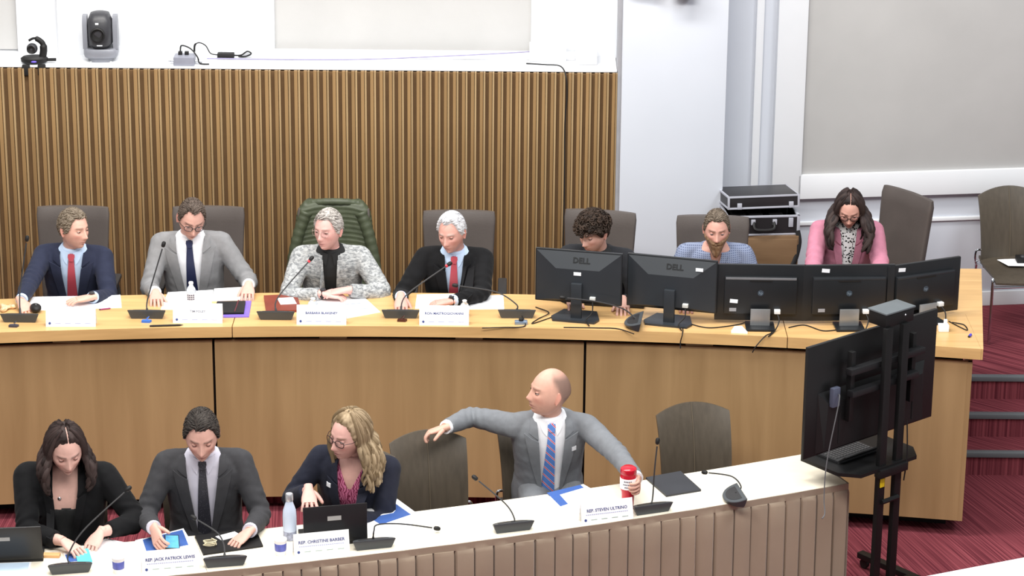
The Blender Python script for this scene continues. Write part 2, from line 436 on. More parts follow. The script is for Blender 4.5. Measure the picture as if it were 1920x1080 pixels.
def skirt():
    random.seed(5)
    path = []       # (point, outward normal) along the front edge, then round the right end
    n = 2600
    for i in range(n + 1):
        x = -3.6 + (1.66 + 3.6) * i / n; m = tslope(x); L = math.hypot(1, m)
        path.append((tpt(x, 0.463, 0), Vector((m / L, -1 / L, 0))))
    m = tslope(1.66); L = math.hypot(1, m); nd = Vector((m / L, -1 / L, 0)); td = Vector((1 / L, m / L, 0))
    c = tpt(1.66, 0.463, 0)
    for k in range(1, 8): a = k / 8 * math.pi / 2; path.append((c + td * 0.004 * k / 8, nd * math.cos(a) + td * math.sin(a)))
    e0 = tpt(1.663, 0.463, 0); e1 = tpt(1.663, 0.0, 0)
    for k in range(240): path.append((e0.lerp(e1, k / 239), td))
    # resample into pleats
    d = [0.0]
    for i in range(1, len(path)): d.append(d[-1] + (path[i][0] - path[i - 1][0]).length)
    d = np.array(d); P_ = np.array([tuple(p) for p, _ in path]); N_ = np.array([tuple(q) for _, q in path])
    def at(s):
        return (Vector([np.interp(s, d, P_[:, k]) for k in range(3)]), Vector([np.interp(s, d, N_[:, k]) for k in range(3)]).normalized())
    cols = []; s = 0.0
    while s < d[-1]:
        per = 0.092 + random.random() * 0.026; o = random.uniform(0.006, 0.014)
        for u, w in ((0.0, -0.014), (0.03, o - 0.004), (0.10, o), (0.50, o + 0.004), (0.86, o + 0.008), (0.93, o + 0.003), (0.96, -0.014)):
            cols.append((s + u * per, w, random.uniform(-0.004, 0.004)))
        s += per
    zs = [(TZ + 0.001, 0), (TZ - 0.008, 0), (TZ - 0.036, 0), (TZ - 0.040, 0.45), (TZ - 0.06, 0.9), (0.55, 1.1), (0.38, 1.3), (0.20, 1.5), (0.012, 1.7)]
    front, back = [], []
    for z, amt in zs:
        fr, bk = [], []
        for s_, w, j in cols:
            p, nn = at(min(s_, d[-1]))
            band = 0.006 + 0.002 * math.sin(s_ * 23)
            off = band if amt == 0 else w * amt + 0.004 + j * amt
            q = p + nn * off + Vector((0, 0, z + (0.003 * math.sin(s_ * 14) if 0 < amt < 0.6 else 0)))
            fr.append(q); bk.append(q - nn * 0.002)
        front.append(fr); back.append(bk)
    mb = MB().slab(front, back)
    return mb
tag(put('table_skirt', skirt(), M_SKIRT, None, 35), 'taupe pleated skirt hanging from the front tables', 'table skirt')

wtb = thing('white_table', 'white topped table at the lower right corner', 'table', (2.75, -2.19, 0), math.atan(0.444))
put('tabletop', MB().box((0, 0, 0.725), (2.0, 0.62, 0.03), bev=0.006), mat('white_laminate', (248, 248, 250), 0.35, var=0.01), wtb)
for sx in (-0.92, 0.92):
    for sy in (-0.26, 0.26):
        put('leg', MB().tube([(sx, sy, 0.71), (sx, sy, 0)], 0.016, 8), M_LEG, wtb)

# ---------------------------------------------------------------- chairs
M_LEATHER = mat('dark_brown_leather', (78, 71, 68), 0.5, var=0.06, bump=0.12, bscale=120)
M_SHELL = mat('dark_walnut_shell', (76, 68, 58), 0.42, var=0.12, vscale=(40, 40, 3))
M_CHROME = mat('chrome', (205, 207, 212), 0.15, 1.0, var=0.02)
M_PLASTIC = mat('charcoal_plastic', (46, 46, 48), 0.5, var=0.05)

def padded(w0, w1, h, th, curve=0.02, lean=0.0, n=14, pw=5.0):
    """upright cushion: loft of rounded slabs going up; w0 bottom, w1 top width"""
    mb = MB(); rings = []
    for i in range(n + 1):
        t = i / n; z = h * t
        e = 1.0
        if t < 0.06: e = math.sqrt(max(0.0, 1 - ((0.06 - t) / 0.06) ** 2)) * 0.35 + 0.65
        if t > 0.94: e = math.sqrt(max(0.0, 1 - ((t - 0.94) / 0.06) ** 2)) * 0.45 + 0.55
        w = (w0 + (w1 - w0) * t) / 2 * (0.93 + 0.07 * e); ring = []
        for j in range(28):
            a = 2 * math.pi * j / 28; c, s = math.cos(a), math.sin(a)
            x = w * math.copysign(abs(c) ** (2 / pw), c); y = th / 2 * e * math.copysign(abs(s) ** (2 / pw), s)
            ring.append(Vector((x, y - curve * (x / w) ** 2 + lean * z, z)))
        rings.append(ring)
    return mb.loft(rings)

def office_chair(label, loc, rz, bh=0.62, first=[None]):
    if first[0] is not None:
        r = dup(first[0], loc, rz, label, 'high-backed leather chairs behind the bench'); return r
    t = thing('conference_chair', label, 'chair', loc, rz, 'high-backed leather chairs behind the bench')
    b = padded(0.40, 0.46, bh, 0.06, 0.03, 0.10)
    b.v = [Vector(p) + Vector((0, 0.22, 0.44)) for p in b.v]; put('backrest', b, M_LEATHER, t, 60)
    s = MB(); rings = []
    for z, e in ((0.38, 0.86), (0.395, 1), (0.43, 1), (0.45, 0.9)):
        rings.append([Vector((0.245 * e * math.copysign(abs(math.cos(a)) ** 0.45, math.cos(a)), 0.24 * e * math.copysign(abs(math.sin(a)) ** 0.45, math.sin(a)), z)) for a in [2 * math.pi * j / 28 for j in range(28)]])
    put('seat', s.loft(rings), M_LEATHER, t, 50)
    for sx in (-1, 1):
        put('armrest', MB().box((sx * 0.275, 0.02, 0.64), (0.055, 0.30, 0.03), bev=0.01).tube(bez([(sx * 0.275, 0.10, 0.63), (sx * 0.29, 0.09, 0.5), (sx * 0.24, 0.06, 0.40)], 6), 0.014, 8), M_PLASTIC, t)
    put('column', MB().tube([(0, 0, 0.10), (0, 0, 0.38)], 0.027, 12), M_PLASTIC, t)
    for k in range(5):
        a = 2 * math.pi * k / 5 + 0.3; p = Vector((0.28 * math.cos(a), 0.28 * math.sin(a), 0.075))
        l = put('base_leg', MB().tube([(0, 0, 0.11), p], [0.024, 0.015], 8), M_PLASTIC, t)
        put('castor', MB().ell((p.x, p.y, 0.03), (0.025, 0.025, 0.03), nu=10, nv=8), M_BLACK, l)
    first[0] = t
    return t
office_chair('brown leather chair behind the man in the navy suit', (-2.75, 1.30, DAIS), 0)
office_chair('brown leather chair behind the man in the light grey suit', (-1.905, 1.32, DAIS), 0)
office_chair('leather chair under the green quilted jacket', (-1.12, 1.32, DAIS), 0)
office_chair('brown leather chair behind the white-haired man', (-0.335, 1.28, DAIS), 0)
office_chair('brown leather chair behind the curly-haired young man', (0.505, 1.31, DAIS), -0.18)
office_chair('brown leather chair behind the bearded man', (1.235, 1.22, DAIS), -0.05)
office_chair('brown leather chair turned sideways behind the woman in pink', (2.33, 1.86, DAIS), -0.95)

def shell_chair(label, loc, rz, first=[None]):
    if first[0] is not None: return dup(first[0], loc, rz, label, 'walnut shell chairs with chrome frames')
    t = thing('shell_chair', label, 'chair', loc, rz, 'walnut shell chairs with chrome frames')
    def grid(fn, nu, nv, th):
        f, b = [], []
        for i in range(nv + 1):
            rf, rb = [], []
            for j in range(nu + 1):
                p, n = fn(j / nu * 2 - 1, i / nv); rf.append(p); rb.append(p - n * th)
            f.append(rf); b.append(rb)
        return MB().slab(f, b)
    def back(u, v):     # curved plywood backrest with a crowned top
        z = 0.47 + v * (0.455 - 0.05 * u * u if v > 0.99 else 0.455 - 0.05 * u * u * v)
        y = 0.20 + 0.10 * v * v + 0.02 * v - 0.045 * u * u
        return Vector((u * (0.205 + 0.012 * v), y, z)), Vector((0, -1, 0.1))
    def seat(u, v):
        return Vector((u * 0.21, -0.22 + v * 0.42, 0.455 - 0.012 * math.cos(u * 1.5) + (0.03 * (v - 0.8) / 0.2 if v > 0.8 else 0) - (0.02 * (0.2 - v) / 0.2 if v < 0.2 else 0))), Vector((0, 0, 1))
    b = put('backrest', grid(back, 14, 14, 0.014), M_SHELL, t, 50)
    put('seam', MB().tube([Vector((0, 0.197 + 0.10 * v * v + 0.02 * v, 0.475 + v * 0.45)) for v in [k / 10 for k in range(11)]], 0.0022, 6), mat('pale_seam', (98, 88, 74), 0.5), b)
    put('seat', grid(seat, 12, 12, 0.014), M_SHELL, t, 50)
    for sx in (-1, 1):
        put('leg', MB().tube(bez([(sx * 0.225, -0.20, 0.0), (sx * 0.222, -0.19, 0.40), (sx * 0.218, -0.17, 0.44), (sx * 0.20, -0.10, 0.438)], 6), 0.010, 8), M_CHROME, t)
        put('leg', MB().tube(bez([(sx * 0.225, 0.24, 0.0), (sx * 0.222, 0.21, 0.40), (sx * 0.218, 0.19, 0.44), (sx * 0.20, 0.10, 0.438)], 6), 0.010, 8), M_CHROME, t)
        put('back_bracket', MB().tube(bez([(sx * 0.222, 0.20, 0.42), (sx * 0.235, 0.20, 0.47), (sx * 0.228, 0.20, 0.52), (sx * 0.19, 0.205, 0.52)], 6), 0.008, 8), M_CHROME, t)
    put('crossbar', MB().tube([(-0.222, -0.19, 0.39), (0.222, -0.19, 0.39)], 0.008, 8), M_CHROME, t)
    first[0] = t
    return t
shell_chair('empty walnut shell chair whose top a man in grey grips', (-0.40, -0.98, 0), 0.22)
shell_chair('walnut shell chair under the man in the grey suit', (0.20, -0.72, 0), 0.25)
shell_chair('empty walnut shell chair nearest the television stand', (1.10, -0.52, 0), 0.22)
shell_chair('walnut shell chair under the blonde woman', (-0.82, -1.24, 0), 0.1)
shell_chair('walnut shell chair under the man in the charcoal suit', (-1.62, -1.42, 0), 0.2)
shell_chair('walnut shell chair under the dark-haired woman in black', (-2.33, -1.62, 0), 0.15)
shell_chair('empty walnut shell chair on the dais at the right edge', (3.33, 2.32, DAIS), 0.12)

# green quilted jacket hung over a chair back
def puffer(loc):
    m = mat('dark_green_quilted_nylon', (62, 68, 50), 0.5, var=0.15, vscale=(20, 20, 20), bump=0.3, bscale=50)
    t = thing('quilted_jacket', 'dark green quilted jacket hung over a chair back', 'jacket', loc)
    mb = MB(); rings = []; n = 72
    for i in range(n + 1):
        u = i / n; z = 0.45 + 0.655 * u
        w = 0.295 - 0.075 * u - (0.05 * ((u - 0.85) / 0.15) ** 2 if u > 0.85 else 0); d = 0.066 - 0.022 * u
        if u > 0.93: d *= 1 - 0.6 * ((u - 0.93) / 0.07) ** 2
        rib = 0.006 * abs(math.sin(u * math.pi * 22))
        ring = []
        for j in range(36):
            a = 2 * math.pi * j / 36; c, s = math.cos(a), math.sin(a)
            x = (w + rib) * math.copysign(abs(c) ** 0.55, c); y = (d + rib) * math.copysign(abs(s) ** 0.6, s)
            ring.append(Vector((x, y + 0.22 + 0.1 * (z - 0.44) - 0.03 * (x / w) ** 2, z + 0.012 * math.sin(a * 3))))
        rings.append(ring)
    put('jacket_body', mb.loft(rings), m, t, 70)
    for sx in (-1, 1):
        pts = bez([(sx * 0.17, 0.235, 1.04), (sx * 0.225, 0.205, 0.88), (sx * 0.265, 0.17, 0.66), (sx * 0.25, 0.15, 0.42)], 16)
        put('sleeve', MB().tube(pts, [0.038 + 0.004 * abs(math.sin(k * 0.8)) - 0.0002 * k for k in range(len(pts))], 14), m, t, 70)
    put('collar', MB().tube(bez([(-0.14, 0.27, 1.085), (-0.05, 0.25, 1.10), (0.07, 0.25, 1.10), (0.15, 0.27, 1.085)], 8), [0.022 + 0.003 * abs(math.sin(k)) for k in range(25)], 12), m, t, 70)
puffer((-1.12, 1.33, DAIS))

# ---------------------------------------------------------------- desk microphones
M_MIC = mat('charcoal_mic_body', (70, 74, 78), 0.45, var=0.06)
M_RED = mat('red_indicator_ring', (225, 45, 60), 0.4)
mic_meshes = {}
def microphone(label, loc, rz, neck, group, lit=False, cable=None):
    t = thing('desk_microphone', label, 'microphone', loc, rz, group)
    if not mic_meshes:
        W, Dp = 0.112, 0.105
        out = [(-W, 0)] + [(-W * math.cos(a), Dp * math.sin(a) ** 0.8) for a in [math.pi * k / 18 for k in range(1, 18)]] + [(W, 0)]
        rings = []
        for e, zz in ((0.80, 0.0), (0.86, 0.012), (0.97, None), (1.0, None), (0.985, None)):
            ring = []
            for i, (x, y) in enumerate(out):
                zt = 0.058 - 0.034 * (y / Dp)
                z = zz if zz is not None else zt - {0.97: 0.012, 1.0: 0.004, 0.985: 0.0}[e]
                ring.append(Vector((x * e, (y * e if y > 0 else -0.0 - (1 - e) * -0.06), z)))
            rings.append(ring)
        mic_meshes['base'] = MB().loft(rings).mesh('base', M_MIC, 35)
        q = MB().prism([(x * 0.72, 0.02 + y * 0.68) for x, y in out], 0, 0.006, TR(0, 0, 0.053) @ RX(-math.atan(0.034 / Dp)))
        mic_meshes['control'] = q.mesh('control_panel', M_PLASTIC)
    put('base', mic_meshes['base'], None, t)
    put('control_panel', mic_meshes['control'], None, t)
    Mi = (TR(*loc) @ RZ(rz)).inverted()
    pts = bez([(0, 0.035, 0.045)] + [Mi @ Vector(p) for p in neck], 10)
    g = put('gooseneck', MB().tube(pts, [0.0065] * 4 + [0.0042] * (len(pts) - 4), 8), M_PLASTIC, t)
    d = (pts[-1] - pts[-3]).normalized(); e = pts[-1]
    if lit: put('light_ring', MB().tube([e, e + d * 0.012], 0.009, 12), M_RED, g, label='glowing red light ring')
    put('capsule', MB().tube([e + d * 0.010, e + d * 0.016, e + d * 0.034, e + d * 0.044, e + d * 0.047], [0.006, 0.0115, 0.0125, 0.009, 0.003], 12), M_BLACK, g)
    if cable:
        put('cable', MB().tube(bez([(0.03, -0.002, 0.02)] + [Mi @ Vector(p) for p in cable], 8), 0.0035, 6), M_BLACK, t)
GB, GF = 'gooseneck microphones on the dais bench', 'gooseneck microphones on the front tables'
microphone('gooseneck microphone in front of the man in the navy suit', (-2.879, 0.264, 1.200), 0, [(-2.891, 0.400, 1.358), (-2.851, 0.460, 1.628)], GB)
microphone('gooseneck microphone in front of the man in the light grey suit', (-2.146, 0.347, 1.200), 0, [(-2.146, 0.440, 1.304), (-2.063, 0.520, 1.581)], GB)
microphone('red-lit microphone in front of the grey-haired woman', (-1.387, 0.346, 1.200), 0, [(-1.382, 0.480, 1.299), (-1.210, 0.600, 1.480)], GB, True)
microphone('red-lit microphone in front of the white-haired man', (-0.655, 0.392, 1.200), 0, [(-0.620, 0.520, 1.312), (-0.396, 0.640, 1.446)], GB, True)
microphone('gooseneck microphone bent low beside the white-haired man', (0.030, 0.412, 1.200), 0, [(0.024, 0.460, 1.277), (-0.095, 0.550, 1.320), (-0.311, 0.600, 1.338)], GB, cable=[(0.076, 0.276, 1.205), (-0.049, 0.251, 1.205), (-0.173, 0.236, 1.205)])
microphone('sideways microphone between the first two monitors', (0.764, 0.300, 1.200), 1.45, [(0.649, 0.330, 1.300), (0.499, 0.330, 1.341), (0.324, 0.330, 1.362)], GB)
microphone('microphone at the lower left in front of the dark-haired woman', (-2.221, -2.208, 0.740), 0.2, [(-2.238, -2.150, 0.823), (-2.166, -2.080, 0.930), (-1.971, -1.950, 1.084)], GF)
microphone('microphone in front of the man in the charcoal suit', (-1.447, -2.109, 0.740), 0.2, [(-1.465, -2.000, 0.821), (-1.505, -1.940, 0.861), (-1.613, -1.860, 0.895)], GF)
microphone('microphone bent flat to the right of the name card near the blonde woman', (-0.699, -1.876, 0.740), 0.26, [(-0.703, -1.850, 0.837), (-0.685, -1.820, 0.859), (-0.567, -1.720, 0.820), (-0.408, -1.660, 0.773)], GF)
microphone('microphone angled left in front of the man in the grey suit', (0.022, -1.642, 0.740), 0.3, [(0.023, -1.580, 0.795), (-0.024, -1.500, 0.843), (-0.167, -1.420, 0.939)], GF)
microphone('upright microphone beside the black notebook', (0.767, -1.386, 0.740), 0.36, [(0.765, -1.300, 0.811), (0.771, -1.280, 0.942), (0.783, -1.250, 1.077)], GF)
microphone('sideways microphone at the right end of the front tables', (1.253, -1.189, 0.740), 1.75, [(1.252, -1.120, 0.792), (1.203, -1.080, 0.835), (1.085, -0.980, 0.813)], GF)

# ---------------------------------------------------------------- tent name cards
M_CARD = mat('white_card', (246, 246, 248), 0.6, var=0.01)
M_INKP, M_INKF = mat('pale_grey_ink', (128, 132, 148), 0.6), mat('pale_ink', (214, 220, 230), 0.6)
M_INK = mat('navy_ink', (58, 72, 128), 0.6); M_INKL = mat('pale_blue_ink', (160, 168, 205), 0.6); M_INKG = mat('grey_green_ink', (150, 170, 160), 0.6)
def name_card(label, loc, rz, text, group, sub=True, size=0.022):
    t = thing('name_card', label, 'name card', loc, rz, group)
    w, h, b = 0.29, 0.112, 0.030; tilt = math.atan(b / h)
    put('card', MB().loft([[Vector((x, 0, 0)), Vector((x, 0.0015, 0)), Vector((x, b, h - 0.003)), Vector((x, 2 * b - 0.0015, 0)), Vector((x, 2 * b, 0)), Vector((x, b + 0.0008, h)), Vector((x, b - 0.0008, h))] for x in (-w / 2, w / 2)]), M_CARD, t, 20)
    F = RX(math.pi / 2 - tilt)
    def on(x, u, o=0.0012): return TR(x, b * u / h, u) @ F @ TR(0, 0, o)
    if text: put('name_text', text_mb(text, size, on(0.0, 0.066), bold=0.0004), M_INK if size > 0.0195 else M_INKP, t, smooth=False)
    else:                                   # illegible name, drawn as pale letter-high strokes
        q = MB()
        for k in range(13):
            if k not in (2, 3): q.box((-0.085 + k * 0.0135, 0, 0), (0.009 if k % 3 else 0.004, 0.011 if k % 2 else 0.006, 0.0004), on(0, 0.066))
        put('illegible_name', q, M_INKF, t, smooth=False)['kind'] = 'stuff'
    q = MB()
    if sub:
        for k in range(22): q.box((-0.115 + k * 0.0108, 0, 0), (0.0078, 0.0038, 0.0004), on(0, 0.046))
        put('small_print', q, M_INKL, t, smooth=False)['kind'] = 'stuff'
    q = MB()
    for k in range(4): q.box((-0.075 + k * 0.058, 0, 0), (0.034, 0.0035, 0.0004), on(0, 0.019))
    put('small_print', q, M_INKG if sub else M_INKL, t, smooth=False)['kind'] = 'stuff'
    put('crest', MB().lathe([(0.0075, -0.0002), (0.0075, 0.0003)], 12, M=on(-0.122, 0.019)), M_INK, t, smooth=False)
NB, NF = 'tent name cards on the dais bench', 'tent name cards on the front tables'
name_card('white tent name card in front of the man in the navy suit', (-2.571, 0.211, 1.200), 0.02, '', NB, False, 0.017)
name_card('white tent name card in front of the man in the light grey suit', (-1.840, 0.293, 1.200), 0, 'TIM FOLEY', NB, False, 0.019)
name_card('white tent name card in front of the grey-haired woman', (-1.114, 0.283, 1.200), 0, 'BARBARA BLAKENEY', NB, False, 0.020)
name_card('white tent name card in front of the white-haired man', (-0.396, 0.293, 1.200), 0, 'RON MASTROGIOVANNI', NB, False, 0.020)
name_card('white tent name card in front of the man in the charcoal suit', (-1.719, -2.161, 0.740), 0.22, 'REP. JACK PATRICK LEWIS', NF, True, 0.0215)
name_card('white tent name card in front of the blonde woman', (-0.966, -1.930, 0.740), 0.25, 'REP. CHRISTINE BARBER', NF, True, 0.0225)
name_card('white tent name card in front of the man in the grey suit', (0.519, -1.487, 0.740), 0.30, 'REP. STEVEN ULTRINO', NF, True, 0.0225)

# ---------------------------------------------------------------- papers, notebooks and small things
M_PAPER = mat('white_paper', (244, 244, 247), 0.7, var=0.01)
M_BLUEPRINT = mat('blue_cover_print', (58, 92, 160), 0.6, var=0.05)
def sheet(name, label, cat, pts, z, th, m, group=None, parts=()):
    """flat thing lying on a surface: outline in world x,y"""
    c = sum((Vector((p[0], p[1], 0)) for p in pts), Vector()) / len(pts)
    t = thing(name, label, cat, (c.x, c.y, z), 0, group)
    put({'paper': 'sheet', 'report': 'pages', 'notebook': 'cover', 'folder': 'cover', 'book': 'cover'}.get(cat, 'body'), MB().prism([(p[0] - c.x, p[1] - c.y) for p in pts], 0, th), m, t)
    for k, (nm, pp, mm) in enumerate(parts):
        put(nm, MB().prism([(p[0] - c.x, p[1] - c.y) for p in pp], th, th + 0.0015 * (k + 1)), mm, t)
    return t
B, T = 1.2, 0.74
GP = 'loose white papers'
sheet('paper_sheet', 'white papers under the hands of the man in the navy suit', 'paper', [(-2.884, 0.487, 1.200), (-2.878, 0.726, 1.200), (-2.599, 0.747, 1.200), (-2.531, 0.497, 1.200)], B, 0.003, M_PAPER, GP)
sheet('paper_sheet', 'white sheet right of the navy-suited man hands', 'paper', [(-2.566, 0.517, 1.200), (-2.580, 0.727, 1.200), (-2.359, 0.780, 1.200), (-2.320, 0.548, 1.200)], B, 0.002, M_PAPER, GP)
sheet('paper_sheet', 'white papers under the left hand of the man in light grey', 'paper', [(-2.085, 0.523, 1.200), (-2.079, 0.831, 1.200), (-1.810, 0.883, 1.200), (-1.787, 0.515, 1.200)], B, 0.003, M_PAPER, GP)
sheet('paper_sheet', 'white paper held down beside the purple folder', 'paper', [(-1.797, 0.678, 1.200), (-1.805, 0.892, 1.200), (-1.589, 0.936, 1.200), (-1.556, 0.710, 1.200)], B, 0.008, M_PAPER, GP)
sheet('folder', 'purple folder under a black notebook', 'folder', [(-1.748, 0.383, 1.200), (-1.757, 0.667, 1.200), (-1.560, 0.681, 1.200), (-1.549, 0.397, 1.200)], B, 0.006, mat('purple_folder', (120, 96, 190), 0.5), None)
sheet('notebook', 'black notebook lying on the purple folder', 'notebook', [(-1.765, 0.423, 1.206), (-1.760, 0.631, 1.206), (-1.592, 0.646, 1.206), (-1.583, 0.437, 1.206)], B + 0.006, 0.012, M_BLACK, None, [('elastic_band', [(-1.641, 0.450, 1.200), (-1.638, 0.654, 1.200), (-1.631, 0.654, 1.200), (-1.635, 0.450, 1.200)], mat('maroon_band', (90, 30, 40), 0.6))])
sheet('leather_book', 'red-brown leather book with a white card', 'book', [(-1.455, 0.478, 1.200), (-1.493, 0.757, 1.200), (-1.296, 0.791, 1.200), (-1.248, 0.501, 1.200)], B, 0.014, mat('red_brown_leather', (120, 52, 38), 0.45, var=0.15), None, [('white_card', [(-1.378, 0.590, 1.200), (-1.409, 0.706, 1.200), (-1.314, 0.723, 1.200), (-1.283, 0.607, 1.200)], M_PAPER)])
sheet('paper_sheet', 'fanned papers in front of the grey-haired woman', 'paper', [(-1.186, 0.425, 1.200), (-1.187, 0.739, 1.200), (-0.901, 0.800, 1.200), (-0.780, 0.508, 1.200), (-0.976, 0.391, 1.200)], B, 0.003, M_PAPER, GP, [('text_lines', [(-0.990, 0.533, 1.200), (-0.994, 0.547, 1.200), (-0.834, 0.581, 1.200), (-0.830, 0.566, 1.200)], M_INKL), ('text_lines', [(-1.020, 0.619, 1.200), (-1.024, 0.629, 1.200), (-0.908, 0.664, 1.200), (-0.904, 0.654, 1.200)], M_INKL)])
sheet('paper_sheet', 'white paper under the clasped hand of the white-haired man', 'paper', [(-0.576, 0.579, 1.200), (-0.574, 0.830, 1.200), (-0.317, 0.853, 1.200), (-0.287, 0.590, 1.200)], B, 0.003, M_PAPER, GP)
sheet('paper_sheet', 'white sheet right of the white-haired man', 'paper', [(-0.281, 0.571, 1.200), (-0.258, 0.822, 1.200), (-0.052, 0.836, 1.200), (-0.046, 0.584, 1.200)], B, 0.002, M_PAPER, GP)
sheet('paper_sheet', 'crumpled white note by the third monitor', 'paper', [(1.279, 0.204, 1.200), (1.304, 0.286, 1.200), (1.348, 0.294, 1.200), (1.374, 0.192, 1.200)], B, 0.012, M_PAPER, GP)
sheet('report', 'printed report with blue cover beside the black laptop', 'report', [(-0.766, -1.687, 0.740), (-0.781, -1.353, 0.740), (-0.609, -1.220, 0.740), (-0.464, -1.465, 0.740), (-0.572, -1.636, 0.740)], T, 0.006, M_PAPER, 'printed reports on the front tables', [('cover_print', [(-0.759, -1.459, 0.740), (-0.627, -1.270, 0.740), (-0.528, -1.429, 0.740), (-0.681, -1.565, 0.740)], M_BLUEPRINT), ('cover_title', [(-0.725, -1.467, 0.740), (-0.714, -1.446, 0.740), (-0.612, -1.378, 0.740), (-0.622, -1.413, 0.740)], M_PAPER)])
sheet('report', 'printed report with blue graphic beside the name card near the red bottle', 'report', [(0.163, -1.216, 0.740), (0.399, -0.993, 0.740), (0.538, -1.202, 0.740), (0.301, -1.461, 0.740)], T, 0.006, M_PAPER, 'printed reports on the front tables', [('cover_print', [(0.199, -1.122, 0.740), (0.384, -1.008, 0.740), (0.401, -1.045, 0.740), (0.268, -1.145, 0.740), (0.311, -1.269, 0.740), (0.270, -1.304, 0.740)], M_BLUEPRINT)])
sheet('report', 'blue report under the phone of the man in charcoal', 'report', [(-1.915, -1.771, 0.740), (-1.716, -1.632, 0.740), (-1.637, -1.857, 0.740), (-1.868, -1.957, 0.740)], T, 0.005, M_PAPER, 'printed reports on the front tables', [('cover_print', [(-1.911, -1.784, 0.740), (-1.719, -1.653, 0.740), (-1.666, -1.843, 0.740), (-1.869, -1.944, 0.740)], M_BLUEPRINT)])
sheet('folder', 'black folder in front of the man in charcoal', 'folder', [(-1.644, -1.736, 0.740), (-1.341, -1.620, 0.740), (-1.278, -1.851, 0.740), (-1.576, -1.963, 0.740)], T, 0.010, M_BLACK, None)
sheet('paper_sheet', 'white notes lying on the black folder', 'paper', [(-1.536, -1.747, 0.750), (-1.442, -1.681, 0.750), (-1.401, -1.729, 0.750), (-1.498, -1.795, 0.750)], T + 0.010, 0.002, M_PAPER, GP)
def coil(loc, r=0.03):
    pts = [Vector((r * (1 + 0.25 * math.sin(k * 1.7)) * math.cos(k * 0.45), r * 0.8 * math.sin(k * 0.45), 0.004 + 0.0006 * k)) for k in range(46)]
    o = put('earphone_cable', MB().tube(pts, 0.0028, 6), mat('cream_cable', (226, 214, 180), 0.5)); o.location = loc
    tag(o, 'coiled cream earphone cable on the black folder', 'cable')
coil((-1.552, -1.865, 0.752))
sheet('notebook', 'slim black notebook on the empty right part of the table', 'notebook', [(0.746, -0.904, 0.740), (0.942, -0.810, 0.740), (1.040, -1.067, 0.740), (0.846, -1.151, 0.740)], T, 0.012, mat('slate_black_cover', (52, 54, 60), 0.5), None)
sheet('paper_sheet', 'white papers spread in front of the dark-haired woman', 'paper', [(-2.294, -2.117, 0.740), (-2.242, -1.910, 0.740), (-2.102, -1.767, 0.740), (-1.978, -1.823, 0.740), (-1.907, -2.125, 0.740)], T, 0.004, M_PAPER, GP)
sheet('report', 'report with blue print beside the dark-haired woman right hand', 'report', [(-2.259, -2.090, 0.745), (-2.295, -1.959, 0.745), (-2.082, -1.765, 0.745), (-2.041, -1.886, 0.745), (-2.163, -2.079, 0.745)], T + 0.004, 0.003, M_PAPER, 'printed reports on the front tables', [('cover_print', [(-2.257, -2.071, 0.745), (-2.283, -1.986, 0.745), (-2.209, -1.948, 0.745), (-2.183, -2.053, 0.745)], M_BLUEPRINT)])
M_CYAN = mat('turquoise_card', (92, 205, 215), 0.5, var=0.03)
sheet('sticky_pad', 'turquoise sticky note pad by the dark-haired woman hands', 'note pad', [(-2.201, -2.094, 0.752), (-2.239, -1.950, 0.752), (-2.174, -1.918, 0.752), (-2.131, -2.069, 0.752)], T + 0.0085, 0.008, M_CYAN, None)
sheet('paper_sheet', 'white sheet left of the charcoal man blue report', 'paper', [(-1.930, -1.943, 0.740), (-1.950, -1.783, 0.740), (-1.914, -1.757, 0.740), (-1.872, -1.944, 0.740)], T, 0.002, M_PAPER, GP)
sheet('paper_sheet', 'white printed sheet in front of the report beside the laptop', 'paper', [(-0.703, -1.715, 0.740), (-0.679, -1.627, 0.740), (-0.513, -1.534, 0.740), (-0.527, -1.637, 0.740)], T, 0.002, M_PAPER, GP)
def pen(label, a, b, m, r=0.0045):
    a, b = Vector(a), Vector(b); t = thing('pen', label, 'pen', a); d = b - a
    put('barrel', MB().tube([d * 0.12 , d * 0.9, d], [r, r, r * 0.8], 8), m, t)
    put('tip', MB().tube([(0, 0, 0), d * 0.12], [r * 0.2, r], 8), M_BLACK, t)
pen('magenta pen right of the navy-suited man name card', (-2.449, 0.500, 1.205), (-2.383, 0.526, 1.205), mat('magenta_pen', (150, 60, 110), 0.4))
pen('black pen in front of the light grey man microphone', (-1.918, 0.242, 1.206), (-2.112, 0.219, 1.206), M_BLACK, 0.006)
pen('purple pen in the grey-haired woman hand', (-1.001, 0.766, 1.240), (-0.949, 0.771, 1.275), mat('purple_pen', (70, 40, 160), 0.4))
pen('blue pen cap at the right end of the bench', (2.657, 0.154, 1.205), (2.677, 0.200, 1.205), mat('blue_pen', (70, 60, 200), 0.4), 0.008)
def clip(label, loc, m):
    o = put('binder_clip', MB().prism([(-0.028, -0.012), (0.02, -0.016), (0.03, 0.006), (0.0, 0.016), (-0.024, 0.01)], 0, 0.013).tube(bez([(0.0, 0, 0.012), (0.014, 0.014, 0.03), (-0.004, 0.022, 0.014)], 5), 0.002, 6), m)
    o.location = loc; tag(o, label, 'clip')
clip('dark clip in front of the navy man microphone', (-2.902, 0.201, 1.200), mat('grey_clip', (60, 60, 75), 0.4))
clip('blue clip in front of the light grey man microphone', (-2.141, 0.301, 1.200), mat('blue_clip', (60, 110, 200), 0.4))
clip('brown clip in front of the white-haired man microphone', (-0.645, 0.355, 1.200), mat('brown_clip', (70, 35, 25), 0.4))
ms = thing('computer_mouse', 'dark computer mouse behind the first microphone', 'mouse', ((-2.817, 0.467, 1.200)[0], (-2.817, 0.467, 1.200)[1], 1.213), 0.3)
put('shell', MB().ell((0, 0, 0.012), (0.034, 0.052, 0.024), nu=16, nv=10), M_BLACK, ms)
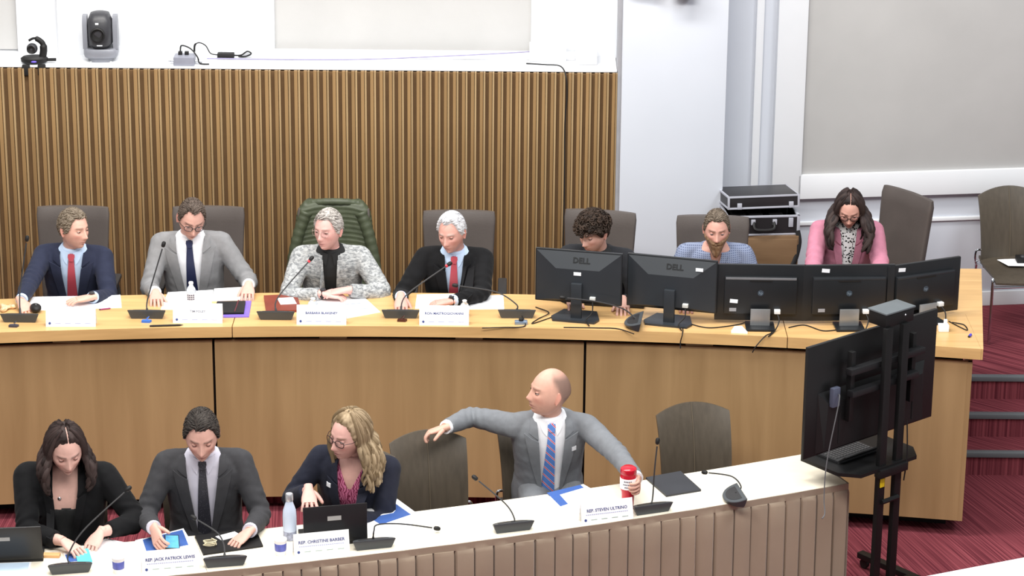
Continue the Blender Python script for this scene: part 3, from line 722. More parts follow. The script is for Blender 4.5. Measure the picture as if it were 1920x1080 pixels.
put('scroll_wheel', MB().tube([(-0.004, -0.02, 0.036), (0.004, -0.02, 0.036)], 0.008, 10), M_MIC, ms)
tis = MB(); random.seed(2)
for k in range(5):
    tis.ell((random.uniform(-0.04, 0.04), random.uniform(-0.02, 0.02), 0.014), (0.025, 0.02, 0.014), RZ(k), 10, 6)
tv_, tf_ = remesh(tis, 0.006, 2)
q = MB(); q.add([Vector(p) + noise.noise_vector(Vector(p) * 60) * 0.006 for p in tv_], tf_)
o = put('snack_wrapper', q, mat('wrapper_print', (226, 190, 150), 0.4, var=0.35, vscale=(40, 40, 40))); o.location = (-3.000, 0.500, 1.200)
tag(o, 'crumpled pale snack wrapper at the left edge of the bench', 'wrapper')

# bottles and cups
M_PET = mat('clear_plastic', (235, 240, 244), 0.08, var=0.0, trans=0.85, spec=0.5)
def water_bottle(label, loc, h=0.19, r=0.031, lab=(230, 232, 238)):
    t = thing('water_bottle', label, 'bottle', loc)
    b = put('bottle_body', MB().lathe([(r * 0.8, 0), (r, 0.008), (r * 0.95, h * 0.2), (r, h * 0.45), (r, h * 0.62), (r * 0.75, h * 0.76), (r * 0.42, h * 0.86), (r * 0.40, h * 0.92)], 20), M_PET, t)
    put('water', MB().lathe([(r * 0.75, 0.004), (r * 0.9, 0.012), (r * 0.88, h * 0.55)], 18), mat('water', (238, 244, 248), 0.02, trans=0.95), t)
    l = put('paper_label', MB().lathe([(r * 1.015, h * 0.30), (r * 1.02, h * 0.31), (r * 1.02, h * 0.58), (r * 1.015, h * 0.59)], 20), mat('bottle_label', lab, 0.5, var=0.02), t)
    q = MB()
    for k in range(4):
        for j in range(3):
            a = -math.pi / 2 + (k - 1.5) * 0.38; q.box((0, 0, 0), (0.008, 0.001, 0.008), TR(r * 1.03 * math.cos(a), r * 1.03 * math.sin(a), h * (0.35 + 0.08 * j)) @ RZ(a + math.pi / 2))
    put('print', q, mat('label_print', (80, 70, 90), 0.6), l, smooth=False)
    put('cap', MB().lathe([(r * 0.46, h * 0.91), (r * 0.48, h * 0.92), (r * 0.48, h * 0.985), (r * 0.40, h)], 16), mat('white_cap', (245, 245, 248), 0.4), t)
water_bottle('small clear water bottle before the man in light grey', (-1.908, 0.585, 1.200), 0.155, 0.03)
water_bottle('small clear water bottle behind the white-haired man name card', (-0.279, 0.457, 1.200), 0.10, 0.028, (90, 100, 190))
water_bottle('small clear bottle behind the grey-haired woman name card', (-1.178, 0.500, 1.200), 0.09, 0.030)
M_STEEL = mat('pale_blue_bottle_enamel', (205, 216, 236), 0.3, var=0.10, vscale=(14, 14, 6))
t = thing('insulated_bottle', 'tall pale blue insulated bottle beside the blonde woman', 'bottle', (-1.147, -1.746, 0.740))
put('bottle_body', MB().lathe([(0.030, 0), (0.034, 0.01), (0.0355, 0.06), (0.0365, 0.13), (0.034, 0.165), (0.024, 0.195), (0.0185, 0.212), (0.018, 0.222)], 24), M_STEEL, t)
put('cap', MB().lathe([(0.0195, 0.218), (0.021, 0.222), (0.021, 0.252), (0.018, 0.258)], 18), mat('silver_cap', (196, 198, 204), 0.35, 0.7), t)
put('base_band', MB().lathe([(0.0335, 0.004), (0.0352, 0.012), (0.0358, 0.05), (0.0352, 0.052)], 24), mat('grey_pattern_band', (150, 155, 175), 0.35, var=0.4, vscale=(60, 60, 60)), t)
def jar(label, loc, r=0.032, h=0.085):
    t = thing('yoghurt_cup', label, 'cup', loc)
    put('cup', MB().lathe([(r * 0.8, 0), (r * 0.86, 0.004), (r, h * 0.9), (r * 1.05, h * 0.91), (r * 1.05, h)], 20), mat('white_cup', (244, 244, 244), 0.4, var=0.01), t)
    put('printed_band', MB().lathe([(r * 0.91, h * 0.30), (r * 0.92, h * 0.31), (r * 1.0, h * 0.78), (r * 0.985, h * 0.79)], 20), mat('blue_cup_print', (92, 100, 178), 0.5, var=0.3, vscale=(50, 50, 20)), t)
    put('lid', MB().lathe([(r * 1.07, h * 0.97), (r * 1.07, h * 1.03), (r * 0.9, h * 1.06)], 20), M_PAPER, t)
jar('white cup with blue print left of the blonde woman name card', (-1.180, -1.939, 0.740))
jar('white cup with blue print left of the charcoal man name card', (-1.982, -2.175, 0.740))
tum = thing('red_tumbler', 'clear and red tumbler with printed label gripped by the man in grey', 'tumbler', (0.631, -1.312, 0.740))
M_REDC = mat('red_drink_plastic', (190, 22, 44), 0.25, var=0.15, spec=0.6)
put('bottle_body', MB().lathe([(0.028, 0), (0.031, 0.005), (0.034, 0.07), (0.036, 0.10), (0.043, 0.12), (0.044, 0.195), (0.040, 0.21)], 24), M_REDC, tum)
lb = put('white_label', MB().lathe([(0.0445, 0.125), (0.0452, 0.128), (0.0455, 0.182), (0.0448, 0.185)], 24), M_CARD, tum)
q = MB()
for j, (u, wd) in enumerate(((0.172, 5), (0.155, 6), (0.139, 4))):
    for k in range(wd):
        a = -math.pi / 2 - 0.1 + (k - wd / 2 + 0.5) * 0.2; q.box((0, 0, 0), (0.006, 0.001, 0.007), TR(0.0457 * math.cos(a), 0.0457 * math.sin(a), u) @ RZ(a + math.pi / 2))
put('lettering', q, mat('grey_lettering', (95, 90, 105), 0.6), lb, smooth=False)
put('lid', MB().lathe([(0.041, 0.205), (0.0445, 0.212), (0.043, 0.235), (0.030, 0.245)], 24), M_REDC, tum)

# laptops on the front tables
def laptop(label, loc, rz, w=0.325, d=0.225, open_deg=100, sticker=True):
    t = thing('laptop', label, 'laptop', loc, rz, 'black laptops')
    put('keyboard_base', MB().box((0, d / 2, 0.009), (w, d, 0.018), bev=0.004), M_BLACK, t)
    L = TR(0, 0.0, 0.018) @ RX(-(open_deg - 90) * -D2R)
    l = put('lid', MB().box((0, 0, d / 2), (w, 0.008, d), L, bev=0.003), mat('black_lid', (30, 30, 32), 0.4), t)
    put('screen', MB().box((0, 0.0046, d / 2), (w * 0.94, 0.001, d * 0.9), L), mat('dark_screen', (20, 22, 26), 0.2), l)
    if sticker: put('sticker', MB().box((-0.005, -0.0046, d * 0.66), (0.072, 0.001, 0.024), L), mat('grey_sticker', (170, 168, 165), 0.5), l)
    ks = MB()
    for r in range(5):
        for c in range(12): ks.box((-w * 0.42 + c * w * 0.077, d * 0.30 + r * 0.019, 0.0185), (0.016, 0.014, 0.002))
    put('keys', ks, M_PLASTIC, t, smooth=False)
laptop('black laptop with a grey sticker in front of the blonde woman', (-0.904, -1.819, 0.740), 0.22, w=0.335, d=0.205, open_deg=88)
laptop('black laptop at the lower left edge', (-2.573, -2.073, 0.740), 0.12, w=0.38, open_deg=110)
o = put('pencil_case', MB().box((0, 0, 0.008), (0.16, 0.04, 0.016), bev=0.004), mat('tan_leather', (205, 160, 110), 0.5)); o.location = (-2.388, -1.990, 0.760); o.location.z = T; o.rotation_euler = (0, 0, -0.02)
tag(o, 'tan slim case beside the lower left laptop', 'case')
cp = thing('white_tablet', 'white tablet edge at the lower left corner', 'tablet', (-2.561, -2.176, 0.740), 0.1)
put('body', MB().box((0, 0, 0.006), (0.26, 0.17, 0.010), bev=0.003), M_PAPER, cp); put('screen', MB().box((0, 0, 0.0115), (0.24, 0.15, 0.001)), mat('pale_screen', (205, 225, 245), 0.2), cp)

# ---------------------------------------------------------------- monitors on the bench (seen from behind)
M_MON = mat('black_monitor_plastic', (28, 30, 33), 0.38, var=0.08); M_MON2 = mat('grey_black_bevel', (42, 46, 51), 0.4, var=0.05)
M_STK = mat('white_sticker', (236, 238, 244), 0.5)
def cable(pts, label, parent, name='cable', r=0.003, m=None):
    put(name, MB().tube(bez(pts, 8), r, 6), m or M_BLACK, parent)
def monitor(label, loc, rz, w, h, z0, style, tilt=0.0, sticker=(0, 0), logo=''):
    """loc on the desk under the screen; back faces -y; screen bottom z0 above the desk"""
    t = thing('computer_monitor', label, 'monitor', loc, rz, 'monitors on the dais bench seen from behind')
    K = TR(0, 0.03, z0) @ RX(tilt)
    put('housing', MB().box((0, 0.012, h / 2), (w, 0.024, h), K, bev=0.005), M_MON, t)
    put('screen', MB().box((0, 0.0245, h / 2 + 0.005), (w - 0.03, 0.001, h - 0.035), K), mat('screen_glass', (25, 30, 40), 0.15), t)
    if style == 'bevel':
        o = [(-w / 2 + 0.004, 0.006), (w / 2 - 0.004, 0.006), (w / 2 - 0.004, h - 0.006), (-w / 2 + 0.004, h - 0.006)]
        i = [(-w * 0.25, 0.03), (w * 0.25, 0.03), (w * 0.25, h * 0.68), (-w * 0.25, h * 0.68)]
        bk = put('back_shell', MB().loft([[K @ Vector((x, 0.001, z)) for x, z in o], [K @ Vector((x, -0.038, z)) for x, z in i]]), M_MON2, t, 20)
        n = Vector((0, -(h * 0.32 - 0.006), -(0.039))).normalized()
        sl = math.atan2(0.039, h * 0.32 - 0.006)
        put('logo', text_mb(logo, 0.046, K @ TR(0.02, -0.0195, h * 0.835) @ RX(math.pi / 2 - sl) @ TR(0, 0, 0.002), bold=0.0012), mat('dark_logo', (16, 17, 20), 0.3), bk, smooth=False)
        put('sticker', MB().box((0.0, -0.039, h * 0.60) if sticker == (0, 0) else (sticker[0], -0.0385, sticker[1]), (0.044, 0.002, 0.02), K), M_STK, bk)
        put('stand_neck', MB().box((0, 0, 0), (0.065, 0.03, z0 + h * 0.42), TR(0, -0.025, (z0 + h * 0.42) / 2 + 0.006), bev=0.006), M_MON2, t)
        put('stand_foot', MB().prism([(-0.13, -0.09), (0.12, -0.09), (0.14, -0.03), (0.10, 0.11), (-0.10, 0.11), (-0.15, -0.03)], 0, 0.012), M_MON2, t)
        pl = put('video_plug', MB().box((0.095, -0.045, 0.05), (0.034, 0.03, 0.022), K, bev=0.003), mat('pale_grey_plug', (190, 192, 190), 0.5), t)
        put('plug_cable', MB().tube(bez([K @ Vector((0.095, -0.05, 0.04)), Vector((0.10, -0.05, 0.06)), Vector((0.07, -0.08, 0.02)), Vector((0.10, -0.14, 0.008))], 8), 0.004, 6), M_BLACK, pl)
    else:
        bk = put('back_shell', MB().box((0, -0.010, h * 0.47), (w * 0.80, 0.03, h * 0.66), K, bev=0.008), M_MON, t)
        put('trim_line', MB().box((0, -0.024, h * 0.775), (w * 0.78, 0.004, 0.014), K, bev=0.0015), mat('grey_trim_line', (110, 110, 114), 0.35) if style == 'framed' else M_MON2, bk)
        put('vent', MB().box((0.0, -0.0262, h * 0.74), (0.13, 0.003, 0.008), K), M_BLACK, bk)
        lg = put('logo', MB().lathe([(0.018, 0), (0.018, 0.001)], 20, M=K @ TR(0.0, -0.0255, h * 0.52) @ RX(math.pi / 2)), mat('logo_disc', (58, 68, 78), 0.3), bk, smooth=False)
        put('logo_letters', text_mb(logo, 0.024, K @ TR(0, -0.0266, h * 0.52) @ RX(math.pi / 2) @ Matrix.Shear('XY', 4, (0.2, 0)) if False else K @ TR(0, -0.0272, h * 0.52) @ RX(math.pi / 2)), mat('logo_letter', (120, 135, 150), 0.3), bk, smooth=False)
        put('sticker', MB().box((sticker[0], -0.0015 if abs(sticker[0]) > w * 0.4 or sticker[1] > h * 0.8 else -0.026, sticker[1]), (0.046, 0.003, 0.022), K @ RY(0.08)), M_STK, bk)
        put('sticker', MB().box((sticker[0] + 0.005, -0.026, 0.075), (0.04, 0.003, 0.02), K), mat('grey_tag', (150, 150, 155), 0.5), bk)
        put('stand_neck', MB().box((0, -0.03, (z0 + 0.075) / 2 + 0.01), (0.115, 0.012, z0 + 0.09), bev=0.003), mat('brushed_steel', (168, 170, 172), 0.35, 0.7), t)
        put('stand_foot', MB().box((0, -0.03, 0.008), (0.17, 0.15, 0.014), bev=0.005), M_MON, t)
        pl = put('video_plug', MB().box((0.10, -0.035, 0.07), (0.036, 0.03, 0.024), K, bev=0.003), mat('white_plug', (225, 226, 226), 0.5), t)
        put('plug_cable', MB().tube(bez([K @ Vector((0.10, -0.04, 0.06)), Vector((0.11, -0.05, 0.05)), Vector((0.085, -0.10, 0.01)), Vector((0.04, -0.20, 0.006))], 8), 0.004, 6), M_BLACK, pl)
    return t
monitor('black monitor with dark lettering in front of the curly-haired man', (0.385, 0.44, B), -0.21, 0.52, 0.325, 0.082, 'bevel', logo='DELL')
monitor('black monitor with bold lettering and a white sticker left of the bearded man', (0.93, 0.38, B), -0.26, 0.54, 0.325, 0.068, 'bevel', sticker=(0.17, 0.275), logo='DELL')
monitor('black monitor with a grey framed back and steel stand', (1.455, 0.33, B), -0.02, 0.53, 0.345, 0.022, 'framed', sticker=(-0.165, 0.115), logo='hp')
monitor('black monitor in front of the woman in pink', (1.975, 0.34, B), 0.06, 0.54, 0.345, 0.022, 'plain', sticker=(-0.165, 0.30), logo='hp')
monitor('black monitor at the right end of the bench turned outward', (2.44, 0.45, B), 0.42, 0.50, 0.335, 0.022, 'plain', sticker=(-0.18, 0.29), logo='hp')
def loose_cable(label, pts, r=0.0035, m=None):
    o = put('cable', MB().tube(bez(pts, 10), r, 6), m or M_BLACK); tag(o, label, 'cable', 'cables on the dais bench')
loose_cable('black cable running along the worktop edge under the first monitor', [(0.304, 0.263, 1.204), (0.497, 0.259, 1.204), (0.621, 0.246, 1.204), (0.711, 0.161, 1.204)])
loose_cable('black cable hanging over the worktop edge between the first monitors', [(0.893, 0.380, 1.210), (0.992, 0.301, 1.204), (0.994, 0.175, 1.203), (0.985, 0.185, 1.15), (0.985, 0.18, 1.11)])
loose_cable('black cable hanging over the worktop edge under the third monitor', [(1.532, 0.326, 1.210), (1.515, 0.205, 1.204), (1.472, 0.142, 1.204), (1.42, 0.118, 1.15), (1.40, 0.12, 1.11)])
loose_cable('thin black cable under the second monitor', [(1.033, 0.356, 1.204), (1.153, 0.278, 1.204), (1.314, 0.330, 1.204), (1.379, 0.367, 1.210)])
loose_cable('black cable tangle behind the fifth microphone base', [(0.142, 0.615, 1.204), (0.220, 0.501, 1.210), (0.156, 0.407, 1.204), (0.123, 0.324, 1.204), (0.267, 0.470, 1.204), (0.315, 0.499, 1.210)])
loose_cable('thin cable between the third and fourth monitors', [(1.623, 0.294, 1.204), (1.721, 0.338, 1.204), (1.821, 0.243, 1.204), (1.934, 0.277, 1.204)])
hb = thing('usb_hub', 'small steel adapter in front of the fifth microphone', 'adapter', (0.055, 0.327, 1.200), 0.05)
put('case', MB().box((0, 0, 0.01), (0.075, 0.04, 0.02), bev=0.004), mat('blue_steel', (140, 160, 185), 0.3, 0.6), hb); put('knob', MB().lathe([(0.014, 0.018), (0.014, 0.032), (0.008, 0.036)], 12), M_BLACK, hb)
o = put('keyboard', MB().box((0, 0, 0.01), (0.36, 0.13, 0.018), RX(0.05), bev=0.004), M_PLASTIC); o.location = (0.62, 0.70, B + 0.004); o.rotation_euler = (0, 0, -0.15); tag(o, 'dark keyboard behind the first two monitors', 'keyboard')
gl = thing('white_dock', 'white plug dock behind the television on the bench', 'adapter', (2.526, 0.273, 1.200), 0)
put('case', MB().box((0, 0, 0.02), (0.06, 0.05, 0.04), bev=0.004), M_STK, gl); put('plug', MB().box((0.01, 0, 0.055), (0.02, 0.02, 0.03), bev=0.003), M_STK, gl)
loose_cable('black cable loop at the right end of the bench', [(2.581, 0.428, 1.204), (2.629, 0.333, 1.204), (2.667, 0.276, 1.204), (2.660, 0.370, 1.204), (2.594, 0.392, 1.210)])

# ---------------------------------------------------------------- television on a rolling stand
TVR = math.atan2(0.65, 0.78)
tv = thing('television', 'black flat television seen from behind on a rolling stand', 'television', (1.965, -0.875, 0.985), TVR)
M_TV = mat('television_back', (19, 19, 20), 0.45, var=0.1); M_TVB = mat('black_steel', (16, 16, 17), 0.5, 0.1)
put('housing', MB().box((0, 0.012, 0.32), (1.015, 0.022, 0.64), bev=0.004), M_TV, tv)
put('screen', MB().box((0, 0.0235, 0.325), (0.99, 0.001, 0.60)), mat('television_screen', (14, 14, 16), 0.15), tv)
put('rear_cover', MB().loft([[Vector((x, -0.0, z)) for x, z in ((-0.42, 0.012), (0.42, 0.012), (0.42, 0.36), (-0.42, 0.36))], [Vector((x, -0.035, z)) for x, z in ((-0.39, 0.03), (0.39, 0.03), (0.37, 0.30), (-0.37, 0.30))]]), M_TV, tv, 20)
for x in (-0.28, 0.30): put('groove', MB().box((x, -0.036, 0.14), (0.01, 0.004, 0.18)), M_BLACK, tv)
put('power_brick', MB().box((-0.335, -0.045, 0.335), (0.055, 0.03, 0.11), bev=0.006), mat('slate_blue_plastic', (78, 82, 100), 0.5), tv)
cb = put('power_cable', MB().tube(bez([(-0.32, -0.055, 0.35), (-0.35, -0.09, 0.32), (-0.42, -0.09, 0.0), (-0.44, -0.10, -0.20), (-0.46, -0.13, -0.28), (-0.49, -0.14, -0.30)], 10), 0.0035, 6), mat('grey_cable', (95, 95, 98), 0.5), tv)
tvs = thing('television_stand', 'black rolling steel stand with shelf under the television', 'stand', (1.965, -0.875, 0), TVR)
for x in (-0.035, 0.095):
    put('post', MB().box((x, -0.13, 0.865), (0.052, 0.03, 1.61), bev=0.004), M_TVB, tvs)
for z, x0, x1 in ((1.46, -0.28, 0.30), (1.33, -0.26, 0.26)):
    put('mount_rail', MB().box(((x0 + x1) / 2, -0.085, z), (x1 - x0, 0.045, 0.035), bev=0.003), mat('dark_steel_edge', (34, 34, 36), 0.4, 0.3), tvs)
for x in (-0.23, 0.25): put('mount_arm', MB().box((x, -0.055, 1.36), (0.03, 0.035, 0.40), bev=0.003), M_TVB, tvs)
put('crossbar', MB().tube([(-0.035, -0.15, 0.66), (0.095, -0.15, 0.66)], 0.014, 8), M_TVB, tvs)
put('base_beam', MB().box((0.03, -0.10, 0.085), (0.62, 0.05, 0.04), bev=0.004), M_TVB, tvs)
for sx in (-0.28, 0.34):
    lg = put('foot', MB().box((sx, 0.0, 0.075), (0.05, 0.66, 0.035), bev=0.004), M_TVB, tvs)
    for sy in (-0.29, 0.29): put('castor', MB().tube([(sx - 0.012, sy, 0.03), (sx + 0.012, sy, 0.03)], 0.028, 14), M_BLACK, lg)
put('shelf', MB().prism([(-0.30, -0.06), (-0.22, -0.16), (0.22, -0.16), (0.30, -0.06), (0.30, 0.22), (-0.30, 0.22)], 0.855, 0.875), M_TVB, tvs)
put('shelf_clamp', MB().box((0.03, -0.15, 0.84), (0.22, 0.05, 0.05), bev=0.006), M_TVB, tvs)
put('yellow_tag', MB().box((-0.035, -0.148, 0.775), (0.034, 0.004, 0.05), bev=0.001), mat('yellow_tag', (230, 200, 30), 0.5), tvs)
put('hanging_cable', MB().tube(bez([(0.135, -0.15, 1.1), (0.14, -0.16, 0.9), (0.13, -0.155, 0.75)], 8), 0.004, 6), M_BLACK, tvs)
vb = thing('video_bar', 'small grey topped video device on top of the television stand', 'video device', (1.965, -0.875, 1.66), TVR)
put('case', MB().box((0.06, -0.06, 0.045), (0.22, 0.13, 0.075), bev=0.008), M_TVB, vb); put('top_plate', MB().box((0.06, -0.06, 0.087), (0.23, 0.14, 0.010), bev=0.003), mat('grey_top_plate', (92, 98, 102), 0.5), vb)
put('indicator', MB().ell((0.10, -0.126, 0.055), (0.005, 0.003, 0.005), nu=8, nv=6), M_STK, vb)
lt = thing('laptop', 'dark laptop open on the shelf of the television stand', 'laptop', (1.86, -0.84, 0.875), TVR, 'black laptops')
put('keyboard_base', MB().box((0, 0.03, 0.008), (0.30, 0.21, 0.016), bev=0.003), M_PLASTIC, lt)
ks = MB()
for r in range(6):
    for c in range(12): ks.box((-0.13 + c * 0.0235, -0.03 + r * 0.019, 0.0175), (0.018, 0.014, 0.003))
put('keys', ks, mat('grey_key', (80, 80, 82), 0.5), lt, smooth=False)
put('lid', MB().box((0, -0.10, 0.0), (0.30, 0.008, 0.20), TR(0, 0.02, 0.07) @ RX(0.9), bev=0.002), M_BLACK, lt)

# ---------------------------------------------------------------- equipment case on a wooden cabinet
cb_ = thing('wooden_cabinet', 'brown wooden cabinet under the equipment case', 'cabinet', (1.66, 2.16, DAIS))
M_CAB = wood('cabinet_wood', (116, 92, 68), (3, 3, 14), 0.85, 0.5)
put('body', MB().box((0, 0, 0.39), (0.36, 0.40, 0.78), bev=0.004), M_CAB, cb_)
put('drawer_front', MB().box((0, -0.205, 0.61), (0.34, 0.012, 0.30), bev=0.003), M_CAB, cb_); put('door', MB().box((0, -0.205, 0.23), (0.34, 0.012, 0.42), bev=0.003), M_CAB, cb_)
M_ALU = mat('brushed_aluminium', (176, 178, 188), 0.4, 0.25, var=0.04)
def case_part(t, d, z, nm):
    x, y, h = d
    put(nm, MB().box((0, 0, z + h / 2), (x, y, h), bev=0.006), mat('black_case_panel', (34, 32, 34), 0.4), t)
    q = MB()
    for zz in (z + 0.006, z + h - 0.006):
        for sy in (-1, 1): q.box((0, sy * y / 2, zz), (x + 0.006, 0.012, 0.012), bev=0.002)
        for sx in (-1, 1): q.box((sx * x / 2, 0, zz), (0.012, y + 0.006, 0.012), bev=0.002)
    for sx in (-1, 1):
        for sy in (-1, 1): q.box((sx * x / 2, sy * y / 2, z + h / 2), (0.013, 0.013, h), bev=0.002)
    put('aluminium_edge', q, M_ALU, t)
M_CASE = mat('black_case_panel', (34, 32, 34), 0.4)
ec = thing('equipment_case', 'black flight case with aluminium edges and open top', 'case', (1.59, 2.14, DAIS + 0.781), 0.10)
q = MB(); X_, Y_, H_ = 0.46, 0.34, 0.125
q.box((0, 0, 0.006), (X_, Y_, 0.012)); q.box((0, -Y_ / 2, H_ / 2), (X_, 0.012, H_)); q.box((0, Y_ / 2, H_ / 2), (X_, 0.012, H_)); q.box((-X_ / 2, 0, H_ / 2), (0.012, Y_, H_)); q.box((X_ / 2, 0, H_ / 2), (0.012, Y_, H_))
put('shell', q, M_CASE, ec); q = MB()
for zz in (0.006, H_):
    for sy in (-1, 1): q.box((0, sy * Y_ / 2, zz), (X_ + 0.018, 0.018, 0.012), bev=0.002)
    for sx in (-1, 1): q.box((sx * X_ / 2, 0, zz), (0.018, Y_ + 0.018, 0.012), bev=0.002)
for sx in (-1, 1):
    for sy in (-1, 1): q.box((sx * X_ / 2, sy * Y_ / 2, H_ / 2), (0.02, 0.02, H_), bev=0.002)
put('aluminium_edge', q, M_ALU, ec)
for x in (-0.16, 0.18): put('latch', MB().box((x, -Y_ / 2 - 0.010, 0.085), (0.03, 0.012, 0.06), bev=0.003), M_ALU, ec)
h_ = put('handle', MB().tube(bez([(-0.06, -Y_ / 2 - 0.01, 0.09), (-0.05, -Y_ / 2 - 0.04, 0.05), (0.06, -Y_ / 2 - 0.04, 0.05), (0.07, -Y_ / 2 - 0.01, 0.09)], 6), 0.010, 8), M_BLACK, ec)
for x in (-0.065, 0.075): put('handle_bracket', MB().box((x, -Y_ / 2 - 0.010, 0.09), (0.028, 0.014, 0.035), bev=0.003), M_ALU, h_)
for k, x in enumerate((-0.14, -0.03, 0.10)): put('foam_insert', MB().box((x, 0.0, 0.07), (0.09, 0.24, 0.09), bev=0.006), M_BLACK, ec)
put('strap', MB().tube(bez([(0.225, -0.185, 0.03), (0.235, -0.20, -0.06), (0.19, -0.22, -0.20), (0.08, -0.22, -0.30), (-0.03, -0.21, -0.34)], 8), 0.016, 8, flat=0.3), M_BLACK, ec)
el = thing('case_lid', 'closed flight case lid resting crooked on the open case', 'case lid', (1.585, 2.17, DAIS + 0.78 + H_ + 0.028), 0.16)
el.rotation_euler = (-0.10, 0.0, 0.16)
case_part(el, (0.46, 0.33, 0.085), 0.0, 'shell')
for x in (-0.16, 0.18): put('latch', MB().box((x, -0.172, 0.02), (0.03, 0.012, 0.04), bev=0.003), M_ALU, el)

# ---------------------------------------------------------------- things on the ledge
LZ = WT + 0.011
M_SILV = mat('silver_grey_plastic', (124, 126, 134), 0.35, 0.1, var=0.04); M_DARKG = mat('dark_grey_plastic', (52, 52, 56), 0.4)
pc = thing('ptz_camera', 'large grey remote camera standing on the ledge', 'camera', (-2.68, 2.52, LZ), 0.05)
put('base', MB().loft([[Vector((r_ * math.copysign(abs(math.cos(a)) ** 0.6, math.cos(a)), d_ * math.copysign(abs(math.sin(a)) ** 0.6, math.sin(a)), z)) for a in [2 * math.pi * k / 28 for k in range(28)]] for r_, d_, z in ((0.075, 0.07, 0), (0.08, 0.075, 0.028), (0.105, 0.085, 0.03), (0.112, 0.09, 0.05), (0.112, 0.09, 0.075), (0.10, 0.085, 0.088))]), M_SILV, pc, 50)
for sx in (-1, 1):
    put('yoke_arm', MB().loft([[Vector((sx * (0.112 - dx), y, z)) for y, z in ((-0.05, 0.085), (0.06, 0.085), (0.06, 0.24), (0.03, 0.30), (-0.03, 0.30), (-0.05, 0.24))] for dx in (0.0, 0.03)]), M_SILV, pc)
hd = put('camera_head', MB().loft([[Vector((w_ * math.copysign(abs(math.cos(a)) ** 0.6, math.cos(a)), d_ * math.copysign(abs(math.sin(a)) ** 0.7, math.sin(a)) - 0.01, z)) for a in [2 * math.pi * k / 28 for k in range(28)]] for w_, d_, z in ((0.05, 0.06, 0.09), (0.078, 0.085, 0.12), (0.08, 0.09, 0.2), (0.078, 0.085, 0.27), (0.06, 0.06, 0.315), (0.03, 0.03, 0.325))]), M_DARKG, pc, 60)
put('lens', MB().lathe([(0.048, 0), (0.048, 0.02), (0.04, 0.024), (0.034, 0.012), (0.02, 0.010)], 24, M=TR(-0.01, -0.088, 0.19) @ RX(math.pi / 2)), M_BLACK, hd)
put('badge', MB().box((-0.012, -0.098, 0.262), (0.02, 0.004, 0.012)), M_STK, hd); put('badge', MB().box((0.0, -0.094, 0.118), (0.035, 0.006, 0.006)), M_STK, hd)
put('stand_block', MB().box((0, 0, -0.0), (0.14, 0.12, 0.012), bev=0.003), mat('clear_acrylic_block', (190, 192, 192), 0.3), pc)
wc = thing('conference_camera', 'small black conference camera at the left end of the ledge', 'camera', (-3.10, 2.42, LZ), 0.1)
bs = MB(); bs.loft([[Vector((r_ * 1.0 * math.cos(a), r_ * 0.6 * math.sin(a), z)) for a in [2 * math.pi * k / 24 for k in range(24)]] for r_, z in ((0.06, 0.0), (0.085, 0.012), (0.088, 0.035), (0.07, 0.048))])
put('base', bs, M_BLACK, wc)
for sx in (-0.05, 0.05): put('clip_foot', MB().box((sx, -0.075, -0.025), (0.05, 0.03, 0.07), bev=0.006), M_BLACK, wc)
put('status_light', MB().ell((0.0, -0.055, 0.022), (0.018, 0.004, 0.006), nu=12, nv=8), mat('violet_status_light', (110, 90, 230), 0.3), wc)
put('side_arm', MB().tube(bez([(0.055, 0, 0.045), (0.062, 0, 0.09), (0.055, 0, 0.135), (0.01, 0, 0.165), (-0.03, 0, 0.15)], 6), [0.024] * 10 + [0.018] * 8 + [0.008] * 7, 10), M_BLACK, wc)
hd = put('camera_head', MB().ell((-0.01, -0.01, 0.10), (0.036, 0.036, 0.036), nu=20, nv=14), M_DARKG, wc)
put('lens', MB().lathe([(0.026, 0), (0.026, 0.014), (0.018, 0.012), (0.006, 0.008)], 20, M=TR(-0.016, -0.036, 0.10) @ RX(math.pi / 2)), M_BLACK, hd)
put('usb_plug', MB().box((0.11, 0.0, 0.022), (0.06, 0.02, 0.018), bev=0.003), M_BLACK, wc)
jb = thing('junction_box', 'grey cable junction box with plugs on the ledge', 'junction box', (-2.13, 2.44, LZ))
put('box', MB().box((0, 0, 0.028), (0.135, 0.12, 0.056), bev=0.004), mat('pale_grey_box', (128, 130, 142), 0.4), jb)
for k, x in enumerate((-0.03, 0.012)): put('plug', MB().box((x, 0.02, 0.066), (0.026, 0.03, 0.022), bev=0.003), M_BLACK, jb)
put('cable', MB().tube(bez([(-0.03, 0.02, 0.075), (-0.02, 0.02, 0.115), (0.04, 0.0, 0.10), (0.085, -0.02, 0.05), (0.10, -0.02, 0.008), (0.16, -0.03, 0.006)], 8), 0.005, 6), M_BLACK, jb)
put('connector', MB().tube([(0.07, -0.01, 0.02), (0.115, -0.01, 0.018)], 0.011, 10), M_CHROME, jb); put('connector', MB().tube([(-0.105, -0.01, 0.02), (-0.066, -0.01, 0.02)], 0.010, 10), M_CHROME, jb)
pa = thing('power_adapter', 'black power adapter with a looped cord on the ledge', 'power adapter', (-1.88, 2.60, LZ))
put('brick', MB().box((0.0, 0, 0.018), (0.11, 0.05, 0.034), bev=0.006), M_BLACK, pa)
put('cord', MB().tube(bez([(0.055, 0, 0.018), (0.10, 0, 0.02), (0.14, 0, 0.045), (0.165, 0, 0.03), (0.13, 0, 0.012), (0.08, 0, 0.012)], 8), 0.005, 6), M_BLACK, pa)
put('cord', MB().tube(bez([(-0.055, 0, 0.02), (-0.10, 0, 0.03), (-0.13, 0, 0.08), (-0.17, 0, 0.10), (-0.20, 0, 0.085), (-0.205, 0, 0.04)], 8), [0.004] * 30 + [0.007] * 11, 6), M_BLACK, pa)
rw = thing('cable_raceway', 'white cable raceway on the ledge', 'cable raceway', (-0.5, 2.62, LZ))
